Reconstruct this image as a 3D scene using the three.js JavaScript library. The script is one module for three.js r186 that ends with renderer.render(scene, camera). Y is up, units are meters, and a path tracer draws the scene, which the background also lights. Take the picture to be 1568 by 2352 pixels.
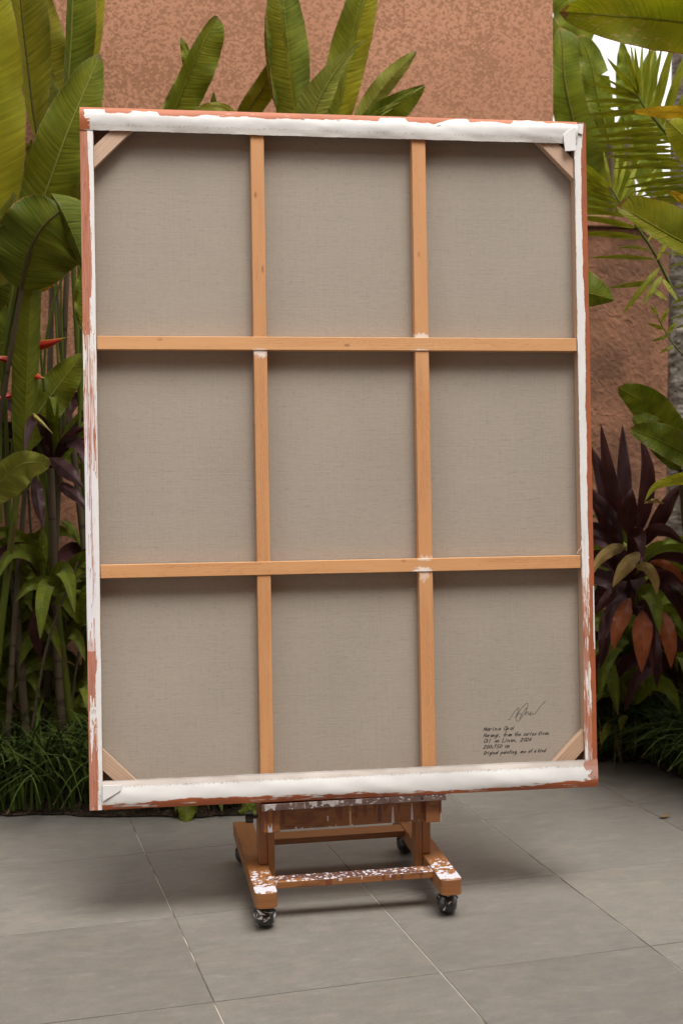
import * as THREE from 'three';
import { RoundedBoxGeometry } from 'three/addons/geometries/RoundedBoxGeometry.js';
import { mergeGeometries } from 'three/addons/utils/BufferGeometryUtils.js';

// ---------------------------------------------------------------- camera, sky, sun, exposure
const scene = new THREE.Scene();
const camera = new THREE.PerspectiveCamera(39.31, 2 / 3, 0.1, 400);
camera.position.set(0, 1.48854, 0);
camera.rotation.set(-0.076536, 0, -0.015584, 'YXZ');
camera.focus = 4.2; camera.userData.fStop = 4;
scene.add(camera); camera.updateMatrixWorld(true);

const renderer = new THREE.WebGLRenderer({ antialias: true });
renderer.toneMapping = THREE.LinearToneMapping;
renderer.toneMappingExposure = 2.6;
renderer.shadowMap.enabled = true; renderer.shadowMap.type = THREE.PCFSoftShadowMap;

{ // an even overcast sky, three times brighter overhead than at the horizon
  const w = 128, h = 64, d = new Float32Array(w * h * 4);
  for (let y = 0; y < h; y++) for (let x = 0; x < w; x++) {
    const el = Math.max(0, Math.sin(((y + .5) / h - .5) * Math.PI));
    const L = 0.62 * (1 + 2 * el) / 1.6, i = (y * w + x) * 4;
    d[i] = L * 1.0; d[i + 1] = L * 0.992; d[i + 2] = L * 0.975; d[i + 3] = 1;
  }
  const t = new THREE.DataTexture(d, w, h, THREE.RGBAFormat, THREE.FloatType);
  t.mapping = THREE.EquirectangularReflectionMapping; t.magFilter = THREE.LinearFilter; t.minFilter = THREE.LinearFilter;
  t.colorSpace = THREE.LinearSRGBColorSpace; t.needsUpdate = true;
  scene.background = t; scene.environment = t;
}
const sun = new THREE.DirectionalLight(0xfff9f1, 1.5);
sun.position.set(1.5, 8.6, -1.6); sun.target.position.set(0, 0.6, -4.6);
sun.castShadow = true; sun.shadow.radius = 48; sun.shadow.mapSize.set(2048, 2048);
Object.assign(sun.shadow.camera, { left: -6, right: 6, top: 6, bottom: -6, near: 0.1, far: 30 });
scene.add(sun, sun.target);

// ---------------------------------------------------------------- helpers
const R = (s => () => { s |= 0; s = s + 0x6D2B79F5 | 0; let t = Math.imul(s ^ s >>> 15, 1 | s); t = t + Math.imul(t ^ t >>> 7, 61 | t) ^ t; return ((t ^ t >>> 14) >>> 0) / 4294967296; })(4711);
const rr = (a, b) => a + (b - a) * R();
const lerp = (a, b, t) => a + (b - a) * t;
const cl = (x, a = 0, b = 1) => x < a ? a : x > b ? b : x;
const ss = (a, b, x) => { const t = cl((x - a) / (b - a)); return t * t * (3 - 2 * t); };
const h2 = (x, y, s = 0) => { let n = Math.imul(x | 0, 374761393) + Math.imul(y | 0, 668265263) + Math.imul(s | 0, 974711) | 0; n = Math.imul(n ^ n >>> 13, 1274126177); return ((n ^ n >>> 16) >>> 0) / 4294967296; };
function vn(x, y, s = 0, px = 0, py = 0) { // value noise, wraps at px / py cells
  const xi = Math.floor(x), yi = Math.floor(y), fx = x - xi, fy = y - yi, u = fx * fx * (3 - 2 * fx), v = fy * fy * (3 - 2 * fy);
  const m = (a, n) => n ? ((a % n) + n) % n : a;
  const x0 = m(xi, px), x1 = m(xi + 1, px), y0 = m(yi, py), y1 = m(yi + 1, py);
  return lerp(lerp(h2(x0, y0, s), h2(x1, y0, s), u), lerp(h2(x0, y1, s), h2(x1, y1, s), u), v);
}
const fb = (x, y, s, o = 3) => { let a = .5, r = 0, n = 0; for (let i = 0; i < o; i++) { r += a * vn(x, y, s + i); n += a; x *= 2.03; y *= 2.03; a *= .5; } return r / n; };
const s8 = v => { v = cl(v); return Math.round(255 * (v <= .0031308 ? v * 12.92 : 1.055 * Math.pow(v, 1 / 2.4) - .055)); };
const hex = c => { const k = new THREE.Color(c); return [k.r, k.g, k.b]; };
const mix3 = (a, b, t) => [lerp(a[0], b[0], t), lerp(a[1], b[1], t), lerp(a[2], b[2], t)];
const mul3 = (a, k) => [a[0] * k, a[1] * k, a[2] * k];
function texture(w, h, fn, srgb = true, wrap = true) { // fn(x, y) -> [r, g, b] linear, or a number for a grey data map
  const d = new Uint8Array(w * h * 4);
  for (let y = 0; y < h; y++) for (let x = 0; x < w; x++) {
    const c = fn(x, y), i = (y * w + x) * 4;
    if (srgb) { d[i] = s8(c[0]); d[i + 1] = s8(c[1]); d[i + 2] = s8(c[2]); } else d[i] = d[i + 1] = d[i + 2] = Math.round(255 * cl(c));
    d[i + 3] = 255;
  }
  const t = new THREE.DataTexture(d, w, h, THREE.RGBAFormat);
  t.colorSpace = srgb ? THREE.SRGBColorSpace : THREE.NoColorSpace;
  t.wrapS = t.wrapT = wrap ? THREE.RepeatWrapping : THREE.ClampToEdgeWrapping;
  t.magFilter = THREE.LinearFilter; t.minFilter = THREE.LinearMipmapLinearFilter; t.generateMipmaps = true; t.needsUpdate = true;
  return t;
}
const names = {};
const numbered = n => { const k = names[n] = (names[n] ?? -1) + 1; return k ? n + '_' + String(k).padStart(3, '0') : n; };
const shade = o => { o.castShadow = true; o.receiveShadow = true; return o; };
function tag(o, label, category, group, kind) {
  if (label) o.userData.label = label; if (category) o.userData.category = category;
  if (group) o.userData.group = group; if (kind) o.userData.kind = kind; return o;
}
function thing(name, pos, label, category, group) { const o = new THREE.Group(); o.name = numbered(name); o.position.set(...pos); tag(o, label, category, group); scene.add(o); o.updateMatrixWorld(true); return o; }
function part(name, geo, mat, parent) { const m = shade(new THREE.Mesh(geo, mat)); m.name = parent === scene ? numbered(name) : name; parent.add(m); return m; }
// a point of the place: a line of sight through the photograph (1568 x 2352) taken to a distance along the view
const FPX = 5247.7 / (2500 / 1568);
const cq = camera.quaternion.clone(), camR = new THREE.Vector3(1, 0, 0).applyQuaternion(cq), camU = new THREE.Vector3(0, 1, 0).applyQuaternion(cq), camB = new THREE.Vector3(0, 0, 1).applyQuaternion(cq);
const at = (x, y, d) => camera.position.clone().addScaledVector(camR, (x - 784) / FPX * d).addScaledVector(camU, -(y - 1176) / FPX * d).addScaledVector(camB, -d);
// box whose uv run in metres, u along the grain
function gbox(w, h, d, r = .0015, axis = 0, off = [0, 0]) {
  let g = new RoundedBoxGeometry(w, h, d, 1, Math.min(r, w / 2.1, h / 2.1, d / 2.1));
  if (g.index) g = g.toNonIndexed();
  const p = g.attributes.position, uv = g.attributes.uv;
  for (let f = 0; f < p.count; f += 3) {
    const a = new THREE.Vector3().fromBufferAttribute(p, f), b = new THREE.Vector3().fromBufferAttribute(p, f + 1), c = new THREE.Vector3().fromBufferAttribute(p, f + 2);
    const n = b.clone().sub(a).cross(c.clone().sub(a)), q = [Math.abs(n.x), Math.abs(n.y), Math.abs(n.z)];
    const k = q.indexOf(Math.max(...q)), o = [0, 1, 2].filter(i => i !== k);
    let iu = o.includes(axis) ? axis : o[0], iv = o.find(i => i !== iu);
    for (let j = 0; j < 3; j++) { const v = [p.getX(f + j), p.getY(f + j), p.getZ(f + j)]; uv.setXY(f + j, v[iu] + off[0], v[iv] + off[1] + k * .13); }
  }
  return g;
}
const mv = (g, x, y, z) => g.translate(x, y, z);

// ---------------------------------------------------------------- patio of stone-look tiles
const GR = 0.27106, TW = 0.6, TD = 0.62378, GO = new THREE.Vector3(-0.6712, 0, -4.6791);
const ex = new THREE.Vector3(Math.cos(GR), 0, -Math.sin(GR)), ez = new THREE.Vector3(Math.sin(GR), 0, Math.cos(GR));
const TN = 1024;
const tileN = (x, y) => { // streaky stone cloud in 1.2 x 1.2 m
  const u = x / TN, v = y / TN;
  const wv = vn(u * 6, v * 6, 3, 6, 6);
  const st = vn(u * 16 + wv, v * 60 + wv * 3, 5, 16, 60) * .45 + vn(u * 46, v * 150 + wv * 6, 6, 46, 150) * .4;
  const cloud = vn(u * 4, v * 5, 8, 4, 5) * .6 + vn(u * 12, v * 15, 9, 12, 15) * .4;
  return [cloud, st, vn(u * 300, v * 300, 12, 300, 300), vn(u * 24, v * 34, 15, 24, 34)];
};
const tileMap = texture(TN, TN, (x, y) => {
  const [c, s, g, b] = tileN(x, y), u2 = x / TN, v2 = y / TN;
  let k = .93 + .08 * (c - .5) + .19 * (s - .4) + .2 * (g - .5) + .12 * (fb(u2 * 40, v2 * 60, 17, 3) - .5);
  let col = mul3(mix3([.184, .172, .153], [.202, .184, .157], ss(.4, .75, b) * .6), k);
  col = mix3(col, [.295, .28, .255], ss(.62, .8, s) * .2);
  if (h2(x >> 1, y >> 1, 77) > .99985) col = mul3(col, .45);
  if (h2(x >> 3, y, 79) > .9993) col = mix3(col, [.36, .35, .32], .45);
  return col;
});
const tileRough = texture(512, 512, (x, y) => { const [c, s, g] = tileN(x * 2, y * 2); return .46 + .2 * c + .1 * (g - .5); }, false);
const tileMats = [1, .93, 1.05, .97].map((k, i) => new THREE.MeshStandardMaterial({ map: tileMap, roughnessMap: tileRough, roughness: 1, color: new THREE.Color().setRGB(k, k * (i === 1 ? .992 : 1), k * (i === 2 ? .985 : 1)) }));
const groutMap = texture(512, 512, (x, y) => { const n = fb(x / 40, y / 40, 21, 4); return mix3([.10, .085, .065], [.47, .42, .35], ss(.34, .52, n)); });
{
  const g = new THREE.PlaneGeometry(400, 400); g.rotateX(-Math.PI / 2);
  const uv = g.attributes.uv; for (let i = 0; i < uv.count; i++) uv.setXY(i, uv.getX(i) * 130, uv.getY(i) * 130);
  const gr = part('ground', g, new THREE.MeshStandardMaterial({ map: groutMap, roughness: .95 }), scene);
  gr.position.y = -.0025; tag(gr, null, null, null, 'structure');
  const pat = new THREE.Group(); pat.name = 'patio'; pat.position.copy(GO); pat.rotation.y = GR; tag(pat, null, null, null, 'structure'); scene.add(pat);
  const geos = [];
  for (let i = 0; i < 9; i++) { const b = gbox(TW - .0036, .02, TD - .0036, .0012, 0, [rr(0, 4), rr(0, 4)]); const q = b.attributes.uv; for (let j = 0; j < q.count; j++) q.setXY(j, q.getX(j) / 1.2, q.getY(j) / 1.2); geos.push(b); }
  for (let j = -4; j < 12; j++) for (let i = -7; i < 9; i++) {
    const m = part('paving_tile', geos[Math.floor(R() * 9)], tileMats[Math.floor(R() * 4)], pat);
    m.position.set((i + .5) * TW, -.01 + rr(-.0003, .0003), (j + .5) * TD);
  }
}
// planting bed: dark soil lying on the paving with a loose curved rim
const bedEdge = [[-4.2, -4.75], [-2.6, -4.95], [-1.7, -5.16], [-1.25, -5.14], [-.76, -5.1], [-.32, -5.1], [.1, -5.28], [.55, -5.6], [1.02, -5.79], [1.2, -5.74], [1.32, -5.47], [1.55, -5.2], [2.3, -4.9], [4, -4.6]];
const soilMap = texture(512, 512, (x, y) => { const n = fb(x / 9, y / 9, 31, 4), k = fb(x / 60, y / 60, 35, 2); return mix3([.028, .020, .014], [.075, .052, .034], ss(.45, .8, n) * (.4 + k)); });
const soilBump = texture(512, 512, (x, y) => fb(x / 9, y / 9, 31, 4), false);
const soilMat = new THREE.MeshPhysicalMaterial({ specularIntensity: .2, map: soilMap, bumpMap: soilBump, bumpScale: .03, roughness: 1 });
{
  const c = new THREE.CatmullRomCurve3(bedEdge.map(p => new THREE.Vector3(p[0], 0, p[1]))).getPoints(120);
  const pos = [], uv = [], idx = []; const M = 14;
  c.forEach((p, i) => { for (let j = 0; j <= M; j++) {
    const t = j / M, jag = (fb(i * .6, 2, 44, 2) - .5) * .06 * (1 - t);
    const x = p.x, z = lerp(p.z + jag, p.z - 2.4, t);
    pos.push(x, .006 + .05 * ss(0, .12, t) + (j ? .03 * fb(x * 9, z * 9, 47, 3) : 0), z); uv.push(x, z);
    if (i && j) { const a = i * (M + 1) + j, b = a - 1, d = a - M - 1, e = d - 1; idx.push(a, d, b, d, e, b); }
  } });
  const g = new THREE.BufferGeometry(); g.setAttribute('position', new THREE.Float32BufferAttribute(pos, 3)); g.setAttribute('uv', new THREE.Float32BufferAttribute(uv, 2)); g.setIndex(idx); g.computeVertexNormals();
  tag(part('planting_bed', g, soilMat, scene), null, null, null, 'structure');
}

// ---------------------------------------------------------------- rough-cast walls
const WS = 3.6, WN = 2048;
const wallN = (x, y) => {
  const u = x / WN * WS, v = y / WN * WS; // metres
  const wx = (fb(u * 90, v * 90, 61, 2) - .5) * .018, wy = (fb(u * 90, v * 90, 64, 2) - .5) * .018;
  const n = vn((u + wx) * 120, (v + wy) * 120, 67) * .6 + vn((u + wx) * 250, (v + wy) * 250, 68) * .4;
  const dens = fb(u * 5.5, v * 5.5, 70, 3) - .5;
  return [ss(.44, .60, n + dens * .32), vn(u * 420, v * 420, 73), fb(u * 1.4, v * 1.4, 75, 3)];
};
const wallMap = texture(WN, WN, (x, y) => {
  const [p, g, big] = wallN(x, y);
  const lt = mix3([.41, .199, .118], [.37, .174, .100], ss(.3, .7, big)), dk = mix3([.245, .112, .058], [.285, .135, .072], g);
  return mul3(mix3(lt, dk, p), .95 + .1 * g);
});
const wallBump = texture(WN / 2, WN / 2, (x, y) => { const [p, g] = wallN(x * 2, y * 2); return .75 - .6 * p + .2 * (g - .5); }, false);
for (const t of [wallMap, wallBump]) t.repeat.set(1 / WS, 1 / WS);
const wallMat = new THREE.MeshStandardMaterial({ map: wallMap, bumpMap: wallBump, bumpScale: .0016, roughness: .93 });
const WP = new THREE.Vector3(.985, 0, -6.58); // foot of the tall wall's right-hand corner
const lowTex = f => texture(1024, 1024, f, true), lowMap = lowTex((x, y) => { const u = x / 1024, v = y / 1024, n = vn(u * 8, v * 8, 91, 8, 8) * .5 + vn(u * 22, v * 22, 92, 22, 22) * .3 + vn(u * 90, v * 90, 93, 90, 90) * .2; return mix3([.125, .058, .031], [.235, .108, .058], ss(.2, .8, n)); });  // shade under the palm is put into this darker brown
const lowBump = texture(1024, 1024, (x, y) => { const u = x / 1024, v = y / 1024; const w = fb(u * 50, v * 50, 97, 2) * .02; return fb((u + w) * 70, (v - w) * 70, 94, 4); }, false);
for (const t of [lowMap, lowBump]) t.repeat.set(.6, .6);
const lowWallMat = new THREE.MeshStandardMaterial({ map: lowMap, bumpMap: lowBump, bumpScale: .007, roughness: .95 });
function wall(name, x0, x1, h, back, label, mat = wallMat) {
  const o = thing(name, [WP.x, 0, WP.z], label, 'wall'); o.rotation.y = GR;
  part('wall', mv(gbox(x1 - x0, h, .24, .012, 0, [x0 + 4.2, h / 2]), (x0 + x1) / 2, h / 2, -.12 - back), mat, o);
  return o;
}
wall('house_wall', -7, 0, 6.2, 0, 'tall terracotta wall with mottled rough plaster behind the canvas');
const lowWall = wall('garden_wall', .004, 6, 2.27, .02, 'low plaster garden wall at right, shade of the palm fronds put into its brown', lowWallMat);
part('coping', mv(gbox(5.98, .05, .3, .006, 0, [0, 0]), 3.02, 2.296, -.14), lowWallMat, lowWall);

{ // unseen house added behind the viewer: its wall and eaves keep the low sky off the bed and the canvas foot
  const o = thing('added_house', [0, 0, .9], 'unseen terracotta house added behind the viewer to block low sky light', 'house'); o.rotation.y = GR;
  part('wall', mv(gbox(14, 4.9, .3, .01, 0), 0, 2.45, .15), wallMat, o);
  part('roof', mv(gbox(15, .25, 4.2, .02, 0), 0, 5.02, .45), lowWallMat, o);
}

// ---------------------------------------------------------------- wood
function woodTex(cA, cB, cD, seed, rep = 1) {
  return texture(1024, 256, (x, y) => { // 1 m x 0.25 m
    const u = x / 1024, v = y / 256;
    const w = (vn(u * 5, v * 6, seed, 5, 6) - .5) * .05 + (vn(u * 2, v * 3, seed + 1, 2, 3) - .5) * .10;
    const ring = (v + w) * 26, f = ring - Math.floor(ring), k = h2(Math.floor(ring) % 26, 3, seed);
    const late = Math.pow(f, 5) * (.3 + .7 * k);
    const fib = vn(u * 18, v * 190, seed + 4, 18, 190), big = vn(u * 4, v * 5, seed + 6, 4, 5);
    let c = mix3(cA, cB, cl(.55 * big + .45 * fib));
    return mix3(c, cD, cl(late * .75 + (fib > .86 ? .18 : 0)));
  });
}
const pineTex = woodTex([.50, .36, .262], [.43, .29, .2], [.24, .13, .08], 101);
const easelTex = woodTex([.30, .125, .036], [.225, .085, .022], [.12, .038, .010], 131);
for (const t of [pineTex, easelTex]) t.repeat.set(1, 4);
const pine = new THREE.MeshStandardMaterial({ map: pineTex, roughness: .62 });
const pineV = new THREE.MeshStandardMaterial({ map: pineTex, roughness: .62, color: new THREE.Color().setRGB(.93, .88, .84) });
const pineL = new THREE.MeshStandardMaterial({ map: pineTex, roughness: .62, color: new THREE.Color().setRGB(1.05, 1.06, 1.08) });
const easelWood = new THREE.MeshPhysicalMaterial({ map: easelTex, roughness: .5, clearcoat: .25, clearcoatRoughness: .35 });

// ---------------------------------------------------------------- the stretched canvas seen from behind
const CC = new THREE.Vector3(.01385, 1.33199, -4.19378), CE = new THREE.Euler(-.086045, .16267, -.013318, 'YXZ');
const cv = thing('stretched_canvas', [0, 0, 0], 'large stretched canvas seen from behind, wooden cross braces and white folded edges', 'canvas');
cv.rotation.copy(CE); cv.position.copy(CC.clone().add(new THREE.Vector3(0, -1, 0).applyEuler(CE)));
const Y = y => y + 1; // heights measured from the middle of the canvas
// linen with slubs, flecks and the handwritten lines
const LX = 1.44, LY = 1.94, LN = 2048;
const ink = new Float32Array(LN * LN);
function stroke(pts, r, amt = 1) { // pts in canvas metres
  for (let i = 0; i + 1 < pts.length; i++) {
    const [ax, ay] = pts[i], [bx, by] = pts[i + 1], n = Math.ceil(Math.hypot(bx - ax, by - ay) / .0004) + 1;
    for (let k = 0; k <= n; k++) {
      const X = (lerp(ax, bx, k / n) / LX + .5) * LN, Z = (lerp(ay, by, k / n) / LY + .5) * LN, rx = r / LX * LN, ry = r / LY * LN;
      for (let y = Math.floor(Z - ry - 1); y <= Z + ry + 1; y++) for (let x = Math.floor(X - rx - 1); x <= X + rx + 1; x++) {
        const d = Math.hypot((x - X) / rx, (y - Z) / ry), a = cl(1.35 - d) * amt; if (a > ink[y * LN + x]) ink[y * LN + x] = Math.min(1, a);
      }
    }
  }
}
const GL = { // pen paths on a small grid: x 0-6, y 0-9 (base line 3, x height 6, ascender 9)
  M: '0318345863', a: '56261433555653', r: '0306052646', i: '1613 1718', n: '030615364353', O: '390623546739', p: '0600 0526453403', H: '0309 5953 0656', o: '361433545636',
  g: '562614335556512010', ',': '2312', f: '593833 0656', m: '0306152623 254653', t: '29243343 0646', h: '0903 0526454353', e: '155536152353', s: '562625544313', G: '482815043342 2545', v: '062346', l: '1913',
  L: '090353', d: '56261433555953', k: '0903 460553', 0: '38161433545738', 2: '072848460353', 6: '48261433544615', 1: '072923', 5: '58180645543303', x: '1545 1442', c: '561615143353'
};
const glyph = c => GL[c].split(' ').filter(Boolean).map(s => { const o = []; for (let i = 0; i + 1 < s.length; i += 2) o.push([+s[i], +s[i + 1]]); return o; });
function write(text, x0, y0, width, size) {
  const unit = width / (text.length * 5.2 - 1); let x = x0;
  for (const ch of text) {
    if (GL[ch]) for (const pth of glyph(ch)) {
      if (pth.length < 2) continue;
      const c = new THREE.CatmullRomCurve3(pth.map(([a, b]) => new THREE.Vector3(x + a * unit * .82 + (b - 3) * size * .42 + rr(-.0003, .0003), y0 + (b - 3) * size + rr(-.0003, .0003), 0)), false, 'catmullrom', .35);
      stroke(c.getPoints(pth.length * 4).map(v => [v.x, v.y]), .00115, 1);
    }
    x += unit * 5.2 * (ch === ' ' ? 1 : ch === 'i' || ch === ',' ? .85 : 1.02);
  }
}
write('Marina Opai', .411, -.826, .097, .0019); write('Horangi, from the series Given', .411, -.845, .203, .0018);
write('Oil on Linen, 2026', .411, -.862, .148, .0019); write('200 x 150 cm'.replace(/ x /, 'x'), .410, -.879, .078, .0019); write('Original painting, one of a kind', .410, -.897, .194, .0017);
{ // signature: pixels of the zoomed inscription brought to canvas metres
  const sg = [[495, 400], [520, 392], [560, 330], [612, 278], [605, 325], [575, 378], [585, 365], [640, 290], [700, 235], [718, 246], [700, 305], [650, 372], [610, 416], [586, 408], [590, 370], [618, 338], [642, 350], [622, 392], [660, 330], [694, 285], [702, 292], [688, 352], [716, 318], [724, 352], [746, 324], [742, 358], [764, 334], [778, 346], [802, 332], [850, 270], [910, 210]];
  const c = new THREE.CatmullRomCurve3(sg.map(([x, y]) => new THREE.Vector3(.411 + (x - 225) * .000283, -.822 - (y - 500) * .000290 + (x - 225) * -.000009, 0)), false, 'catmullrom', .5);
  stroke(c.getPoints(220).map(v => [v.x, v.y]), .0009, .9);
}
const flecks = []; for (let i = 0; i < 700; i++) flecks.push([R() * LN, R() * LN, rr(1, 2.6), rr(0, 6.3), rr(.2, .6)]);
const fl = new Float32Array(LN * LN);
for (const [x, y, l, a, k] of flecks) for (let t = -l; t <= l; t += .5) { const i = Math.round(y + t * Math.sin(a)) * LN + Math.round(x + t * Math.cos(a)); if (i >= 0 && i < fl.length) fl[i] = k; }
for (const [mx, my] of [[-.065, .79], [.005, .71], [.27, -.07]]) for (let k = 0; k < 40; k++) { const i = Math.round((my / LY + .5) * LN + rr(-4, 4)) * LN + Math.round((mx / LX + .5) * LN + rr(-4, 4)); fl[i] = .3; }
const linenMap = texture(LN, LN, (x, y) => {
  const row = h2(3, y, 201), colm = h2(x, 5, 203);
  const slH = vn(x / 16, y / 1.3, 205), slV = vn(x / 1.3, y / 60, 207), g = h2(x, y, 209), big = fb(x / 330, y / 330, 211, 3);
  let k = .92 + .035 * (row - .5) + .01 * (colm - .5) + .075 * (slH - .5) + .03 * (slV - .5) + .16 * (g - .5) + .12 * (big - .5) - .10 * ss(.80, .92, vn(x / 30, y / 1.6, 215)) - .06 * ss(.8, .92, vn(x / 1.6, y / 34, 216));
  let c = mul3([.345, .305, .258], k);
  const f = fl[y * LN + x]; if (f) c = mul3(c, 1 - f);
  return mix3(c, [.012, .010, .010], ink[y * LN + x]);
}, true, false);
const linenBump = texture(1024, 1024, (x, y) => .5 + .3 * (vn(x / 24, y / .8, 205) - .5) + .3 * (vn(x / .8, y / 30, 207) - .5) + .3 * (h2(x, y, 9) - .5), false);
const linen = new THREE.MeshStandardMaterial({ map: linenMap, bumpMap: linenBump, bumpScale: .0007, roughness: .97 });
{
  const g = new THREE.PlaneGeometry(LX, LY, 24, 32), p = g.attributes.position;
  for (let i = 0; i < p.count; i++) p.setZ(i, .0012 * (fb(p.getX(i) * 2.2 + 5, p.getY(i) * 2.2 + 5, 220, 2) - .5));
  g.computeVertexNormals(); part('linen_back', mv(g, 0, Y(0), -.0415), linen, cv);
}
const terra = hex('#ab5f39'), gesso = [.73, .74, .74], lavender = [.70, .70, .755];
const paintT = texture(512, 512, (x, y) => { const n = fb(x / 60, y / 60, 231, 4), g = fb(x / 4, y / 40, 233, 2); return mul3(mix3(terra, hex('#95502f'), ss(.4, .75, n)), .92 + .2 * (g - .5)); });
const terraMat = new THREE.MeshStandardMaterial({ map: paintT, roughness: .7 });
// painted front and wrapped sides
part('painted_front', mv(gbox(1.5, 2, .003, .0012), 0, Y(0), -.0445), terraMat, cv);
for (const s of [-1, 1]) {
  part('wrapped_side', mv(gbox(.0025, 1.996, .0415, .001, 1), s * .74875, Y(0), -.0222), terraMat, cv);
  part('wrapped_side', mv(gbox(1.494, .0025, .0415, .001, 0), 0, Y(s * .99875), -.0222), terraMat, cv);
}
// stretcher bars
part('stretcher_bar', mv(gbox(.0355, 1.99, .0385, .002, 1, [.3, .1]), -.7295, Y(0), -.0205), pineV, cv);
part('stretcher_bar', mv(gbox(.0345, 1.99, .0385, .002, 1, [.7, .2]), .7300, Y(0), -.0205), pineV, cv);
part('stretcher_bar', mv(gbox(1.42, .046, .0385, .002, 0, [.1, .16]), 0, Y(.9735), -.0205), pineV, cv);
part('stretcher_bar', mv(gbox(1.42, .046, .0385, .002, 0, [.5, .05]), 0, Y(-.9735), -.0205), pineV, cv);
// cross braces, the level ones lapped over the upright ones, gesso smeared at the joints
function smearTex(base, spots, len, seed) { // len metres along u, 0.05 m across
  const W = 1024, H = 64, cA = [.60, .345, .165], cB = [.53, .275, .118], cD = [.33, .14, .05];
  return texture(W, H, (x, y) => {
    const u = x / W * len, v = y / H * .05, L = len;
    const w = (fb(u * 2.2, v * 14, seed, 3) - .5) * .03, ring = (v + w) * 260, f = ring - Math.floor(ring), k = h2(Math.floor(ring), 3, seed);
    const fib = vn(u * 30, v * 900, seed + 4), big = fb(u * 4, v * 20, seed + 6, 2);
    let c = mix3(cA, cB, cl(.6 * big + .4 * fib)); c = mix3(c, cD, cl(Math.pow(f, 4) * (.3 + .6 * k) * ss(.3, .55, fb(u * 3, v * 30, seed + 9, 2)) * 1.35));
    for (let q = 0; q < 2; q++) { const ku = len * (.1 + .85 * h2(q, 1, seed)), kv = .012 + .026 * h2(q, 2, seed), d = Math.hypot((u - ku) / (.007 + .006 * h2(q, 3, seed)), (v - kv) / .0045); if (d < 1.6) c = mix3(c, [.15, .06, .03], .75 * ss(1.4, .4, d) * h2(q, 4, seed)); }
    if (vn(u * 140, v * 160, seed + 11) > .965) c = mix3(c, cD, .5);
    c = [c[0] * base[0], c[1] * base[1], c[2] * base[2]];
    for (const [su, sv, ru, rv, am] of spots) { const d = Math.hypot((u - su) / ru, (v - sv) / rv) + (fb(u * 120, v * 220, seed + 15, 3) - .5) * 1.1; c = mix3(c, [.76, .73, .69], am * ss(1, .45, d)); }
    return c;
  }, true, false);
}
function brace(name, len, wd, dp, x, y, z, vert, spots, base, seed) {
  const g = gbox(len, wd, dp, .002, 0), uv = g.attributes.uv, p = g.attributes.position;
  for (let i = 0; i < uv.count; i++) uv.setXY(i, p.getX(i) / len + .5, (p.getY(i) + .025 + (Math.abs(p.getY(i)) > wd / 2 - .0005 ? p.getZ(i) * .3 : 0)) / .05);
  if (vert) g.rotateZ(Math.PI / 2);
  return part(name, mv(g, x, Y(y), z), new THREE.MeshStandardMaterial({ map: smearTex(base, spots, len, seed), roughness: .64 }), cv);
}
brace('vertical_brace', 1.9, .039, .031, -.2435, 0, -.0195, true, [[1.252, .025, .018, .03, .75]], [.93, .86, .81], 301);
brace('vertical_brace', 1.9, .0415, .031, .2355, 0, -.0195, true, [[1.30, .026, .012, .03, .7], [.635, .022, .02, .03, .5], [.60, .03, .03, .018, .45]], [.94, .86, .81], 321);
brace('horizontal_brace', 1.421, .039, .034, 0, .328, -.0175, false, [[.94, .006, .03, .006, .7], [.46, .006, .025, .005, .7]], [1.04, 1.02, 1], 341);
brace('horizontal_brace', 1.421, .039, .034, 0, -.3245, -.0175, false, [[.935, .008, .035, .016, .85], [.94, .042, .03, .006, .5]], [.98, .93, .88], 361);
// corner braces
for (const [sx, sy, m, o] of [[-1, 1, pineL, .1], [1, 1, pineL, .4], [-1, -1, pine, .6], [1, -1, pineV, .8]]) {
  const s = new THREE.Shape(); // face between two parallel 45 degree lines inside the bars
  const X = .7115, T = .954, a = 1.541, b = 1.600;
  [[X, a - X], [a - T, T], [b - T, T], [X, b - X]].forEach(([px, py], i) => i ? s.lineTo(sx * px, sy * py) : s.moveTo(sx * px, sy * py));
  const g = new THREE.ExtrudeGeometry(s, { depth: .026, bevelEnabled: true, bevelSize: .0012, bevelThickness: .0012, bevelSegments: 1 });
  const uv = g.attributes.uv, p = g.attributes.position;
  for (let i = 0; i < uv.count; i++) { const px = p.getX(i) * sx, py = p.getY(i) * sy; uv.setXY(i, (py - px) * .7 + o, (px + py) * .7 + p.getZ(i) + o); }
  part('corner_brace', mv(g, 0, Y(0), -.033), m, cv);
}
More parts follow.
